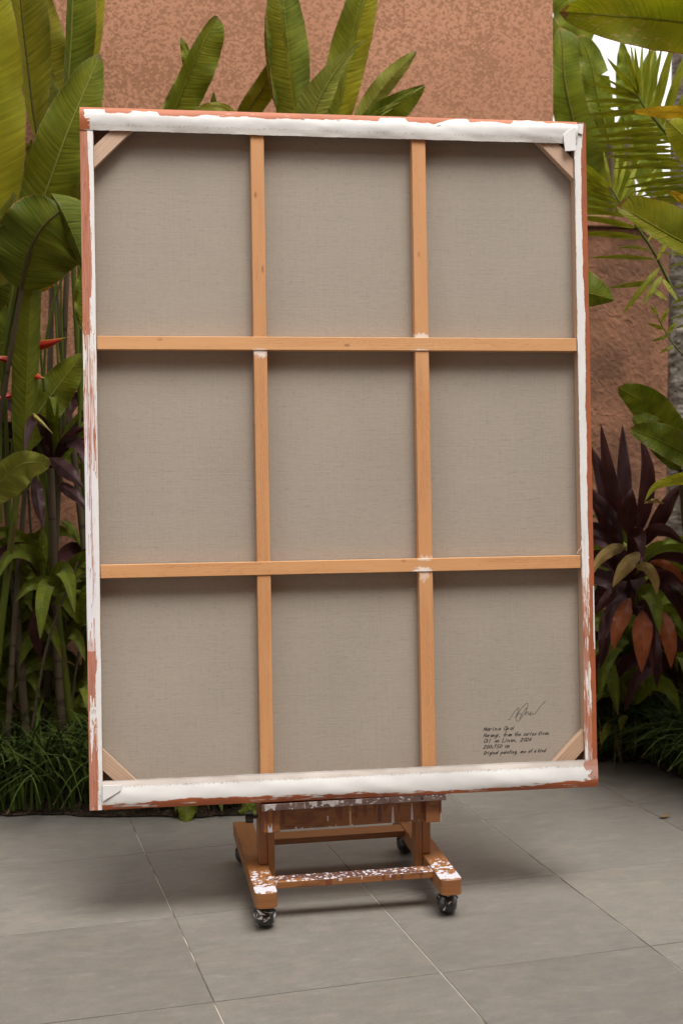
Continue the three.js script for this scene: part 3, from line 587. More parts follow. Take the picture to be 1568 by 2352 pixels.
// stalk from the ground to a leaf base given as a sight point
function stalk(plant, x, z, tip, r0 = .018, r1 = .008, mat = stemMat, bend = 0) { const e = at(...tip), s = gp(x, z), m = s.clone().lerp(e, .5); m.x += bend; m.z += rr(-.03, .03); return stem(plant, [s, s.clone().lerp(m, .5), m, e], r0, r1, mat, 'stalk'); }
const flatBed = { a: .7, b: .7 };

// ---- left: heliconia with red bracts
const hA = thing('heliconia_plant', [-1.30, 0, -5.35], 'heliconia with red bracts and a long hanging folded leaf at the left edge', 'plant', null);
blade(hA, 'lime', [[-22, 545, 5.25], [-22, 400, 5.22], [-24, 200, 5.2], [-34, -30, 5.18], [-50, -190, 5.16]], 86, 82, { a: .35, b: .6, p: .35, dl: .25, dr: -.28, rib: ribP, notch: [[.47, 1, .007]], wave: .015 });
blade(hA, 'olive', [[-34, 640, 5.28], [10, 560, 5.2], [52, 486, 5.16], [84, 448, 5.16]], 30, 62, { a: .6, b: .9, dl: .3, dr: .9, wave: .02 });
blade(hA, 'pale', [[-20, 520, 5.15], [12, 496, 5.12], [30, 462, 5.11], [34, 442, 5.11]], 16, 13, { a: .5, b: .7, dl: .9, dr: 1.2, wave: .004 });
blade(hA, 'deep', [[50, 665, 5.14], [68, 580, 5.1], [100, 520, 5.08], [142, 482, 5.1], [150, 474, 5.11]], 88, 112, { a: .45, b: .38, p: .5, dl: -.45, dr: -.15, rib: ribD, ribR: .0085, wave: .02 });
blade(hA, 'deep', [[118, 444, 5.12], [140, 478, 5.09], [176, 560, 5.1], [214, 668, 5.14]], 66, 17, { a: .35, b: .8, p: .3, dl: -1.1, dr: -1.2, wave: .012 });
blade(hA, 'green', [[54, 1085, 5.22], [58, 985, 5.2], [64, 830, 5.18], [72, 690, 5.18], [84, 592, 5.2]], 34, 27, { a: .35, b: .3, p: .5, dl: -.5, dr: -1.0, rib: ribM, wave: .008 });
blade(hA, 'yellow', [[78, 668, 5.3], [110, 628, 5.29], [152, 604, 5.3]], 22, 30, { a: .5, b: .7, dl: -.3, dr: -.4, wave: .012 });
blade(hA, 'green', [[52, 1038, 5.34], [83, 958, 5.36], [130, 892, 5.4], [192, 812, 5.44]], 42, 46, { a: .5, b: .6, p: .5, dl: -.2, dr: -.35, rib: ribP, wave: .02 });
blade(hA, 'pale', [[-70, 1160, 5.05], [7, 1104, 5.02], [52, 1066, 5.02], [118, 1062, 5.05]], 34, 48, { a: .6, b: .5, p: .5, dl: .35, dr: -.5, rib: ribP, wave: .03 });
blade(hA, 'deep', [[-20, 760, 5.45], [20, 690, 5.4], [30, 600, 5.38], [20, 540, 5.4]], 60, 60, { dl: -.2, dr: -.3 });
blade(hA, 'deep', [[-30, 900, 5.4], [0, 800, 5.38], [14, 700, 5.4]], 30, 34, {});
for (const [x, z, t, r0, r1, m] of [
  [-1.36, -5.28, [52, 1040, 5.24], .017, .011, stemMat], [-1.47, -5.3, [-6, 1100, 5.3], .014, .012, stemMat], [-1.47, -5.3, [-22, 545, 5.25], .014, .012, stemMat],
  [-1.56, -5.36, [50, 665, 5.14], .014, .008, stemDark], [-1.3, -5.35, [72, 960, 5.4], .014, .008, stemDark], [-1.42, -5.4, [20, 760, 5.4], .018, .012, stemDark], [-1.2, -5.38, [-30, 660, 5.4], .018, .01, stemDark]])
  stalk(hA, x, z, t, r0, r1, m);
stem(hA, [at(50, 665, 5.14), at(58, 625, 5.12), at(70, 580, 5.1)], .0075, .008, ribD, 'stalk');
for (const [pts, r] of [[[[96, 1060, 5.45], [110, 760, 5.42], [136, 660, 5.42], [172, 566, 5.4]], .006], [[[140, 1010, 5.5], [133, 800, 5.5], [121, 575, 5.5]], .006], [[[150, 1000, 5.52], [143, 760, 5.52], [138, 570, 5.52]], .006], [[[138, 1020, 5.56], [145, 780, 5.55], [153, 565, 5.55]], .006], [[[182, 1000, 5.5], [186, 860, 5.5], [190, 560, 5.5]], .007], [[[24, 1250, 5.3], [14, 810, 5.32], [30, 655, 5.34]], .009], [[[0, 1200, 5.25], [8, 860, 5.25], [52, 619, 5.2]], .009], [[[103, 900, 5.36], [92, 780, 5.36], [88, 690, 5.36]], .006], [[[30, 1100, 5.4], [34, 850, 5.4], [60, 640, 5.4]], .007]])
  stem(hA, pts.map(q => at(...q)), r, r * .7, stemMat, 'stalk');
const bractM = new THREE.MeshPhysicalMaterial({ map: texture(64, 256, (x, y) => { const u = x / 64, v = y / 256, t = Math.abs(u - .5) * 2; let c = mix3([.40, .008, .008], [.46, .02, .010], fb(u * 6, v * 5, 820, 2)); return mix3(c, mix3([.45, .25, .02], [.16, .2, .02], ss(.7, 1, v)), cl(ss(.72, .9, t) + ss(.78, .97, v))); }), roughness: .55, clearcoat: .35, clearcoatRoughness: .35, side: THREE.DoubleSide });
const bractG = new THREE.MeshPhysicalMaterial({ color: new THREE.Color().setRGB(.28, .22, .03), roughness: .55, clearcoat: .3, side: THREE.DoubleSide });
stem(hA, [at(40, 1050, 5.3), at(52, 930, 5.28), at(56, 800, 5.27), at(60, 760, 5.27)], .009, .006, stemMat, 'flower_stalk');
for (const [m, w1, w2, mt] of [[[[60, 812, 5.27], [82, 797, 5.24], [116, 788, 5.21], [156, 774, 5.2]], 11, 12, bractM], [[[52, 834, 5.27], [30, 832, 5.24], [4, 824, 5.2], [-24, 820, 5.2]], 9, 10, bractM], [[[58, 856, 5.27], [74, 862, 5.22], [88, 867, 5.2], [106, 869, 5.19]], 12, 8, bractM], [[[50, 902, 5.27], [28, 908, 5.22], [4, 914, 5.2], [-18, 922, 5.2]], 8, 9, bractM], [[[62, 940, 5.27], [76, 953, 5.22], [98, 972, 5.2], [124, 998, 5.2]], 6, 6, bractG]])
  blade(hA, mt, m, w1, w2, { a: .6, b: 1.1, p: .3, dl: -.9, dr: -.9, wave: 0, name: 'flower_bract', N: 20 });

for (const [mid, w] of [[[[-60, 1500, 5.1], [-90, 1250, 4.95], [-120, 1000, 4.85], [-70, 850, 4.8]], 70], [[[-200, 1500, 5.1], [-190, 1200, 5.0], [-150, 900, 4.95], [-110, 700, 4.9]], 80], [[[-300, 1400, 5.2], [-320, 1100, 5.1], [-300, 700, 5.0], [-240, 400, 4.95]], 80], [[[-160, 900, 5.4], [-190, 600, 5.35], [-180, 250, 5.3], [-150, -100, 5.3]], 80], [[[-120, 1300, 4.9], [-230, 1180, 4.75], [-330, 1160, 4.65], [-420, 1220, 4.6]], 60], [[[-80, 1650, 5.0], [-130, 1480, 4.8], [-150, 1380, 4.7], [-110, 1300, 4.65]], 55], [[[-330, 800, 5.4], [-380, 450, 5.3], [-360, 0, 5.2]], 80]])
  blade(hA, 'green', mid, w, w, { a: .5, b: .6, p: .5, dl: .2, dr: -.25, rib: ribP, wave: .02 });  // unseen leaves added past the left edge to shade the bed
for (const t of [[-60, 1500, 5.1], [-200, 1500, 5.1], [-300, 1400, 5.2], [-160, 900, 5.4], [-120, 1300, 4.9], [-330, 800, 5.4]]) stalk(hA, -1.75 + rr(-.2, .2), -5.35 + rr(-.1, .1), t, .016, .01);

// ---- left: taller heliconia behind
const hB = thing('heliconia_plant', [-.98, 0, -5.55], 'tall heliconia with narrow upright leaves between the left edge and the canvas corner', 'plant', null);
blade(hB, 'olive', [[92, 345, 5.62], [78, 263, 5.6], [66, 160, 5.58], [50, 20, 5.55], [40, -120, 5.52], [34, -260, 5.5]], 26, 60, { a: .75, b: .7, p: .5, dl: .9, dr: .5, rib: ribD, ribR: .005, wave: .012 });
blade(hB, 'olive', [[128, 300, 5.74], [114, 200, 5.72], [104, 90, 5.7], [92, -60, 5.7]], 40, 52, { a: .8, b: .9, p: .4, dl: .1, dr: -.25, wave: .015 });
blade(hB, 'pale', [[140, 330, 5.68], [130, 250, 5.67], [114, 185, 5.66], [98, 122, 5.66]], 24, 20, { a: .5, b: .9, p: .4, dl: -.4, dr: .5, rib: ribP, wave: .01 });
blade(hB, 'deep', [[152, 300, 5.62], [156, 215, 5.6], [164, 90, 5.57], [168, -20, 5.55], [172, -200, 5.52]], 13, 56, { a: .55, b: .7, p: .5, dl: 1.6, dr: .25, rib: ribP, ribR: .004, wave: .012 });
blade(hB, 'pale', [[138, 300, 5.76], [146, 240, 5.76], [152, 160, 5.76], [158, 80, 5.76]], 26, 30, { dl: -.2, dr: -.4 });
blade(hB, 'lime', [[178, 320, 5.78], [196, 170, 5.76], [216, 60, 5.74], [240, -80, 5.72]], 24, 24, { a: .6, b: .7, dl: -.3, dr: .9, wave: .01 });
blade(hB, 'green', [[44, 600, 5.42], [76, 520, 5.38], [109, 433, 5.35], [152, 313, 5.33], [203, 190, 5.36], [231, 124, 5.4]], 62, 64, { a: .5, b: .62, p: .5, dl: .25, dr: -.28, rib: ribP, ribR: .0045, wave: .02 });
blade(hB, 'olive', [[60, 420, 5.7], [66, 370, 5.7], [74, 320, 5.7]], 16, 16, {});
blade(hB, 'green', [[158, 560, 5.5], [172, 470, 5.48], [186, 380, 5.46], [196, 290, 5.46]], 20, 30, { dl: .3, dr: -.5, rib: ribP });
blade(hB, 'green', [[190, 760, 5.45], [186, 690, 5.45], [190, 600, 5.44]], 15, 15, {});
for (const t of [[44, 600, 5.42], [92, 345, 5.62], [128, 300, 5.74], [152, 300, 5.62], [178, 320, 5.78], [158, 560, 5.5]]) stalk(hB, -1.02 + rr(-.2, .14), -5.55 + rr(-.1, .1), t, .017, .009, R() < .5 ? stemDark : stemMat);

// ---- plants whose tops show over the canvas
const pC = thing('bird_of_paradise_plant', [-.62, 0, -5.6], 'green plant with one broad rounded leaf above the canvas, left of centre', 'plant');
blade(pC, 'green', [[368, 330, 5.6], [402, 252, 5.58], [440, 160, 5.56], [478, 80, 5.56], [500, 38, 5.58]], 22, 52, { a: .5, b: .42, p: .55, dl: .9, dr: -.2, rib: ribM, ribR: .005, wave: .018 });
blade(pC, 'pale', [[350, 330, 5.63], [386, 240, 5.61], [424, 150, 5.6]], 10, 12, { dl: .4, dr: .2 });
blade(pC, 'green', [[444, 200, 5.74], [432, 140, 5.72], [416, 84, 5.72]], 14, 14, { b: .8, dl: .3, dr: -.5 });
blade(pC, 'deep', [[470, 320, 5.66], [486, 260, 5.66], [492, 210, 5.66]], 10, 12, {});
blade(pC, 'olive', [[560, 290, 5.5], [520, 250, 5.48], [480, 243, 5.48], [446, 252, 5.5]], 22, 9, { a: .6, b: .7, dl: .8, dr: -.6, wave: .006 });
for (const t of [[368, 330, 5.6], [350, 330, 5.63], [444, 200, 5.74], [560, 290, 5.5]]) stalk(pC, -.62 + rr(-.1, .1), -5.62, t, .016, .008);
const pD = thing('bird_of_paradise_plant', [-.3, 0, -5.65], 'plant with a tall upright folded leaf edged in orange above the canvas centre', 'plant');
blade(pD, 'deep', [[668, 330, 5.58], [668, 250, 5.56], [664, 140, 5.54], [652, 20, 5.52], [640, -110, 5.52]], 46, 48, { a: .4, b: .8, p: .5, dl: 1.0, dr: -.75, wave: .014 });
blade(pD, 'olive', [[684, 330, 5.5], [674, 250, 5.48], [658, 140, 5.46], [640, 20, 5.44], [628, -70, 5.46]], 48, 8, { a: .4, b: .9, p: .45, dl: -.5, dr: .2, wave: .006 });
blade(pD, 'olive', [[540, 340, 5.64], [566, 262, 5.62], [606, 200, 5.6], [650, 110, 5.6]], 24, 30, { a: .5, b: .7, p: .5, dl: .25, dr: -.5, rib: ribD, ribR: .003, wave: .012 });
for (const t of [[668, 330, 5.58], [684, 330, 5.5], [540, 340, 5.64]]) stalk(pD, -.3 + rr(-.08, .08), -5.66, t, .017, .009);
const pE = thing('bird_of_paradise_plant', [0.02, 0, -5.75], 'plant with a long leaning leaf and a twisted pale leaf above the canvas', 'plant');
blade(pE, 'green', [[756, 330, 5.72], [772, 250, 5.7], [796, 130, 5.68], [826, 10, 5.66], [858, -120, 5.66]], 42, 10, { a: .5, b: .8, dl: .5, dr: .3, wave: .016 });
blade(pE, 'lime', [[764, 330, 5.71], [780, 250, 5.69], [806, 130, 5.67], [838, 10, 5.65], [866, -120, 5.65]], 8, 38, { a: .4, b: .8, dl: .3, dr: -.6, wave: .01 });
blade(pE, 'pale', [[700, 330, 5.58], [718, 262, 5.55], [752, 192, 5.53], [796, 130, 5.53], [828, 98, 5.54], [846, 88, 5.55]], 40, 28, { a: .4, b: 1.5, p: .22, dl: -.3, dr: .5, rib: ribP, ribR: .0035, wave: .006, twist: .7 });
for (const t of [[756, 330, 5.72], [700, 330, 5.58]]) stalk(pE, .02 + rr(-.06, .06), -5.76, t, .017, .009);
const pF = thing('bird_of_paradise_plant', [.27, 0, -5.8], 'plant with two pointed leaves leaning right above the canvas, right of centre', 'plant');
blade(pF, 'pale', [[806, 340, 5.74], [836, 262, 5.72], [888, 190, 5.7], [930, 145, 5.7], [956, 118, 5.71]], 25, 21, { a: .6, b: .62, p: .55, dl: -.25, dr: -.6, wave: .01 });
blade(pF, 'deep', [[800, 350, 5.66], [850, 268, 5.64], [910, 228, 5.63], [976, 194, 5.64]], 17, 16, { a: .5, b: .9, p: .45, dl: .2, dr: .6, wave: .008 });
blade(pF, 'green', [[806, 350, 5.65], [856, 272, 5.63], [916, 236, 5.62], [975, 197, 5.635]], 6, 42, { a: .5, b: .7, p: .5, dl: .2, dr: -.35, rib: ribP, ribR: .003, wave: .008 });
for (const t of [[806, 340, 5.74], [806, 350, 5.65]]) stalk(pF, .27 + rr(-.06, .06), -5.82, t, .016, .008);
const pG = thing('broad_leaf_plant', [.92, 0, -5.85], 'plant with one pointed green leaf poking out at the canvas right edge', 'plant');
blade(pG, 'deep', [[1250, 655, 5.2], [1320, 668, 5.16], [1370, 678, 5.15], [1410, 690, 5.14]], 58, 42, { a: .6, b: .85, p: .35, dl: -.4, dr: -.35, rib: ribM, ribR: .0025, wave: .01 });
stalk(pG, .62, -5.75, [1250, 655, 5.2], .012, .006);
const pH = thing('low_broad_leaf_plant', [-.62, 0, -5.3], 'low plant with small round leaves showing under the canvas bottom edge', 'plant');
blade(pH, 'green', [[430, 1800, 5.3], [430, 1836, 5.2], [428, 1890, 5.12]], 26, 24, { a: .5, b: .5, p: .5, dl: -.3, dr: -.3, rib: ribP, ribR: .002 });
blade(pH, 'deep', [[548, 1815, 5.3], [566, 1845, 5.22], [588, 1880, 5.15]], 20, 26, { a: .5, b: .5, p: .5, dl: -.3, dr: -.3, rib: ribP, ribR: .002 });
for (const [x, y, d] of [[470, 1825, 5.25], [500, 1830, 5.2], [395, 1830, 5.2]]) blade(pH, 'deep', [[x, y - 40, d + .1], [x + 6, y, d], [x + 10, y + 36, d - .05]], 9, 9, {});
for (const t of [[430, 1800, 5.3], [548, 1815, 5.3]]) stalk(pH, -.62 + rr(-.1, .2), -5.4, t, .006, .004);

// ---- right: banana leaves hanging into the frame
const bA = thing('banana_plant', [1.95, 0, -5.4], 'banana plant whose large yellow-green leaves reach in from the right edge', 'plant');
blade(bA, 'banana', [[1900, 110, 4.75], [1720, 74, 4.68], [1568, 53, 4.64], [1454, 41, 4.62], [1354, 33, 4.62], [1283, 29, 4.63]], 68, 66, { a: .6, b: .55, p: .55, dl: .25, dr: .35, rib: ribM, ribR: .004, wave: .025 });
blade(bA, 'banana', [[1800, 640, 4.62], [1680, 596, 4.55], [1568, 556, 4.52], [1496, 516, 4.5], [1440, 484, 4.5], [1415, 473, 4.51]], 26, 66, { a: .5, b: .42, p: .62, dl: .9, dr: -.25, rib: ribM, ribR: .0035, wave: .014 });
blade(bA, 'yellow', [[1700, 268, 4.86], [1600, 262, 4.8], [1520, 258, 4.78], [1449, 256, 4.79]], 17, 17, { a: .5, b: .65, p: .5, dl: -.4, dr: .5, wave: .008 });
blade(bA, 'lime', [[1720, 440, 4.55], [1630, 370, 4.5], [1575, 318, 4.48], [1530, 276, 4.5]], 46, 46, { a: .6, b: .5, p: .55, dl: -.3, dr: -.3, rib: ribM, wave: .015 });
blade(bA, 'yellow', [[1680, 560, 4.6], [1610, 490, 4.56], [1570, 462, 4.55], [1533, 437, 4.55]], 16, 22, { a: .5, b: .8, dl: -.3, dr: -.2 });
blade(bA, 'lime', [[1720, 1130, 4.7], [1610, 1098, 4.62], [1540, 1104, 4.58], [1500, 1120, 4.56], [1478, 1154, 4.55]], 15, 15, { a: .6, b: .9, p: .5, dl: -.6, dr: .5, wave: .006 });
for (const [mid, w] of [[[[1800, 1100, 4.9], [1700, 900, 4.8], [1650, 700, 4.75], [1640, 540, 4.75]], 60], [[[1850, 1300, 4.9], [1760, 1240, 4.75], [1680, 1240, 4.65], [1620, 1300, 4.6]], 50], [[[1900, 900, 4.8], [1860, 600, 4.75], [1800, 300, 4.7], [1760, 60, 4.7]], 80], [[[1800, 1500, 5.0], [1720, 1400, 4.85], [1650, 1390, 4.75], [1610, 1440, 4.7]], 46]])
  blade(bA, 'banana', mid, w, w, { a: .6, b: .55, p: .5, dl: .2, dr: -.25, rib: ribM, wave: .02 });  // more leaves added out of view to shade the right bed
for (const t of [[1800, 1100, 4.9], [1850, 1300, 4.9], [1900, 900, 4.8], [1800, 1500, 5.0], [1900, 110, 4.75], [1800, 640, 4.62], [1700, 268, 4.86], [1720, 440, 4.55], [1680, 560, 4.6], [1720, 1130, 4.7]]) stalk(bA, 1.95 + rr(-.06, .06), -5.4 + rr(-.06, .06), t, .05, .014);
// banana beyond the wall corner, dark against the sky
const bB = thing('banana_plant', [1.35, 0, -7.4], 'dark hanging banana leaves beside the corner of the tall wall', 'plant');
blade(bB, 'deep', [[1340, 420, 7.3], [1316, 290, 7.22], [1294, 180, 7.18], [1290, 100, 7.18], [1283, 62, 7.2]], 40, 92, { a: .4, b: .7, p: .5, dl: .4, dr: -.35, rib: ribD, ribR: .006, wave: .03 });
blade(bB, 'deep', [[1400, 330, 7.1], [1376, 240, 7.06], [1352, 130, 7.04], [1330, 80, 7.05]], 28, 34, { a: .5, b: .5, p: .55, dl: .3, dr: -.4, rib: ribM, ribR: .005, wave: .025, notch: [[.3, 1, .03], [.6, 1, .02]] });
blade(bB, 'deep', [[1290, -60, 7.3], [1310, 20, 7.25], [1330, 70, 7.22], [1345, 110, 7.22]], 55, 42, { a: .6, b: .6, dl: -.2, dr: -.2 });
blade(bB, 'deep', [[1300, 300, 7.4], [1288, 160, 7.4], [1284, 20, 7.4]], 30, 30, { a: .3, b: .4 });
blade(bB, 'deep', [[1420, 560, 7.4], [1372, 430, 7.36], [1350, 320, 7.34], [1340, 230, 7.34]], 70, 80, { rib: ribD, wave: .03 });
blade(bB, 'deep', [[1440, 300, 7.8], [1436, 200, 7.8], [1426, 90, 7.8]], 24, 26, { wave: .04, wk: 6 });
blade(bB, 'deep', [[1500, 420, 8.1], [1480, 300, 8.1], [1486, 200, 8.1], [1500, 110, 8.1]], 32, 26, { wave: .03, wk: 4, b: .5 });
for (const t of [[1340, 420, 7.3], [1400, 330, 7.1], [1290, -60, 7.3], [1420, 560, 7.4], [1440, 300, 7.8], [1500, 420, 8.1]]) stalk(bB, 1.45 + rr(-.1, .1), -7.6, t, .05, .016, stemDark);

const bC = thing('banana_plant', [1.75, 0, -8.6], 'banana plant in shade beyond the low garden wall, behind the palm fronds', 'plant');
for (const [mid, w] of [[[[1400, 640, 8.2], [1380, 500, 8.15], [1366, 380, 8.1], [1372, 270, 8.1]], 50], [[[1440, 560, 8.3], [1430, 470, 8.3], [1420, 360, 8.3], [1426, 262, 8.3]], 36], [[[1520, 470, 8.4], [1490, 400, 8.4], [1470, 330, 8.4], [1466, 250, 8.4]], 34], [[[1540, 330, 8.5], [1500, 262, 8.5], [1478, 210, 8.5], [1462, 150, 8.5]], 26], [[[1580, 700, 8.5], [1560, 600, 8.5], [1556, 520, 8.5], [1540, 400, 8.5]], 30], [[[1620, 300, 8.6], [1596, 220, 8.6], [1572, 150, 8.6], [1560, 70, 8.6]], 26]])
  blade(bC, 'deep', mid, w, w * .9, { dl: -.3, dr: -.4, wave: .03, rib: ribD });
for (const t of [[1400, 640, 8.2], [1440, 560, 8.3], [1520, 470, 8.4], [1580, 700, 8.5]]) stalk(bC, 1.75 + rr(-.1, .1), -8.6, t, .05, .02, stemDark);

// ---- right: palm with a grey trunk and feathered fronds
const pl = thing('palm_tree', [at(1586, 1300, 6.1).x, 0, at(1586, 1300, 6.1).z], 'palm with a mottled grey trunk at the right edge and feathered fronds', 'palm tree');
const barkM = new THREE.MeshStandardMaterial({ map: texture(2048, 256, (y, x) => { const n = fb(x / 22, y / 30, 840, 4), r = fb(x / 60, y / 14, 845, 3), l = ss(.55, .7, fb(x / 26, y / 40, 848, 3)); return mul3(mix3(mix3([.075, .062, .050], [.16, .138, .115], n), [.27, .245, .21], l * .7), .75 + .5 * r); }), bumpMap: texture(1024, 128, (y, x) => fb(x / 8, y / 6, 851, 4), false), bumpScale: .012, roughness: .95 });
{
  const b = at(1578, 2000, 6.1), t = at(1590, -250, 6.15); b.y = 0;
  part('trunk', local(pl, tube([b, b.clone().lerp(t, .3), b.clone().lerp(t, .65), t], .105, .082, 40, 18)), barkM, pl);
}
function leaflet(m, bx, by, bd, tx, ty, td, w, sag = 6) { w *= .8; return blade(pl, m, [[bx, by, bd], [(bx + tx) / 2, (by + ty) / 2 - sag, (bd + td) / 2 - .02], [tx, ty, td]], w, w, { a: .5, b: .75, p: .4, dl: -.5, dr: .5, wave: .003, N: 14, name: 'leaflet' }); }
const rach = (pts, r) => stem(pl, pts.map(q => at(...q)), r, r * .5, stemMat, 'frond_rachis');
rach([[1620, 420, 5.3], [1560, 345, 5.25], [1510, 285, 5.2], [1474, 240, 5.18], [1462, 215, 5.18]], .007);
for (const [bx, by, tx, ty, w] of [[1470, 238, 1333, 234, 7], [1486, 258, 1335, 265, 8], [1512, 288, 1343, 297, 8.5], [1526, 310, 1343, 316, 9], [1536, 328, 1352, 328, 8.5], [1548, 348, 1366, 346, 8], [1564, 371, 1380, 360, 8], [1578, 388, 1404, 388, 8], [1590, 408, 1425, 433, 7], [1600, 432, 1445, 442, 7], [1612, 455, 1462, 463, 8]]) leaflet('palm', bx, by, 5.22, tx, ty, 5.08, w, rr(2, 7));
for (const [bx, by, tx, ty, w] of [[1468, 228, 1344, 186, 7.5], [1464, 222, 1358, 164, 3.5], [1464, 220, 1391, 131, 8], [1466, 222, 1434, 110, 7], [1468, 224, 1456, 104, 6], [1478, 236, 1492, 100, 6.5], [1486, 248, 1520, 104, 7], [1500, 272, 1544, 96, 13], [1518, 290, 1580, 108, 13], [1536, 310, 1600, 150, 10]]) leaflet('palm', bx, by, 5.22, tx, ty, 5.12, w, 0);
for (let k = 0; k < 12; k++) { const q = k / 11, bx = lerp(1470, 1610, q), by = lerp(228, 450, q); leaflet('palm', bx + 8, by + 8, 5.3, lerp(1352, 1470, q) + rr(-8, 8), lerp(252, 470, q) + rr(-6, 6), 5.32, rr(6, 8), 3); }
for (const [tx, ty, w] of [[1410, 150, 5], [1446, 100, 5], [1474, 96, 5], [1506, 100, 5], [1372, 206, 5]]) leaflet('palm', 1468, 228, 5.3, tx, ty, 5.34, w, 0);
rach([[1540, 660, 5.6], [1500, 580, 5.55], [1462, 523, 5.5], [1420, 462, 5.48], [1400, 428, 5.48]], .0065);
for (const [bx, by, tx, ty, w] of [[1404, 434, 1300, 352, 8], [1406, 447, 1300, 372, 7], [1408, 456, 1296, 398, 7], [1412, 460, 1292, 414, 7], [1418, 466, 1290, 436, 7.5], [1430, 480, 1290, 462, 8], [1442, 498, 1290, 478, 8], [1460, 524, 1296, 497, 9], [1476, 548, 1310, 536, 9], [1492, 576, 1412, 570, 5], [1504, 596, 1350, 592, 6.5]]) leaflet('palm', bx, by, 5.48, tx, ty, 5.36, w, rr(2, 6));
for (const [bx, by, tx, ty, w] of [[1404, 440, 1384, 345, 5], [1408, 448, 1418, 350, 6], [1412, 456, 1440, 356, 6], [1424, 462, 1468, 366, 6], [1440, 490, 1510, 380, 6], [1466, 520, 1524, 470, 6], [1484, 556, 1530, 500, 5], [1506, 600, 1548, 520, 6]]) leaflet('palm', bx, by, 5.55, tx, ty, 5.6, w, 0);
for (const [bx, by, tx, ty, w] of [[1514, 614, 1426, 724, 9], [1500, 650, 1394, 662, 8], [1520, 634, 1472, 702, 9], [1496, 666, 1530, 690, 7], [1520, 640, 1560, 700, 6]]) leaflet('palm', bx, by, 5.56, tx, ty, 5.42, w, 2);
for (const [bx, by, tx, ty, w] of [[1590, 600, 1528, 616, 5], [1600, 650, 1530, 664, 4], [1610, 668, 1538, 700, 8], [1610, 690, 1540, 712, 5], [1610, 716, 1534, 734, 5], [1612, 738, 1544, 756, 5], [1590, 590, 1506, 580, 4]]) leaflet('palmLime', bx, by, 5.2, tx, ty, 5.1, w, 2);
rach([[1660, 800, 5.3], [1630, 720, 5.25], [1600, 620, 5.2], [1580, 560, 5.2]], .005);
rach([[1600, 840, 5.75], [1552, 800, 5.72], [1516, 742, 5.7], [1500, 700, 5.7]], .004);
for (const [bx, by, tx, ty, w] of [[1524, 756, 1484, 742, 6], [1534, 772, 1494, 784, 6], [1508, 722, 1490, 700, 5], [1546, 794, 1512, 812, 6], [1516, 740, 1536, 706, 6], [1530, 766, 1556, 736, 6]]) leaflet('palm', bx, by, 5.7, tx, ty, 5.65, w, 0);

// ---- right: canna at the foot of the palm, cordyline below it
const ca = thing('canna_plant', [1.46, 0, -5.62], 'low plant with broad folded dark green leaves beside the palm trunk', 'plant');
blade(ca, 'deep', [[1590, 1060, 5.1], [1530, 990, 5.05], [1476, 925, 5.02], [1418, 890, 5.02]], 40, 46, { a: .6, b: .55, p: .55, dl: -.4, dr: .2, rib: ribM, ribR: .003, wave: .02 });
blade(ca, 'deep', [[1560, 1080, 5.0], [1520, 1010, 4.98], [1480, 970, 4.98], [1452, 952, 5.0]], 36, 30, { a: .6, b: .5, p: .5, dl: .5, dr: -.3, wave: .02 });
blade(ca, 'deep', [[1640, 1075, 4.98], [1568, 1040, 4.94], [1500, 1006, 4.92], [1446, 985, 4.93]], 30, 44, { a: .6, b: .5, p: .5, dl: .9, dr: -.2, rib: ribM, ribR: .003, wave: .02 });
blade(ca, 'green', [[1600, 1130, 5.0], [1580, 1050, 4.98], [1560, 1000, 4.98]], 20, 24, {});
for (const t of [[1590, 1060, 5.1], [1560, 1080, 5.0], [1640, 1075, 4.98], [1600, 1130, 5.0]]) stalk(ca, 1.46 + rr(-.08, .08), -5.62, t, .014, .008, stemDark);
function rosette(pl2, x, z, y, n, len, mats, spread = 1) { // a whorl of arching straps round a stem
  const o = new THREE.Vector3(x, y, z);
  for (let i = 0; i < n; i++) {
    const az = i * 2.399 + rr(-.3, .3), up = rr(-.3, 1.1), L = len * rr(.75, 1.1), d = new THREE.Vector3(Math.cos(az), 0, Math.sin(az)).multiplyScalar(spread);
    const pts = [o, o.clone().addScaledVector(d, L * .35).add(new THREE.Vector3(0, L * (.25 + .3 * up), 0)), o.clone().addScaledVector(d, L * .75).add(new THREE.Vector3(0, L * (.15 + .5 * up), 0)), o.clone().addScaledVector(d, L * (1.0)).add(new THREE.Vector3(0, L * (-.25 + .7 * up), 0))];
    const v = pts.map(q => { const w = q.clone().sub(camera.position), dd = -w.dot(camB); return [784 + w.dot(camR) / dd * FPX, 1176 - w.dot(camU) / dd * FPX, dd]; });
    const w = rr(13, 20); blade(pl2, mats[i % mats.length], v, w, w, { a: .6, b: .9, p: .5, dl: .4, dr: .4, N: 18, wave: .006 });
  }
}
const co = thing('cordyline_plant', [1.15, 0, -5.98], 'dark red cordyline with drooping rust coloured leaves right of the canvas', 'plant');
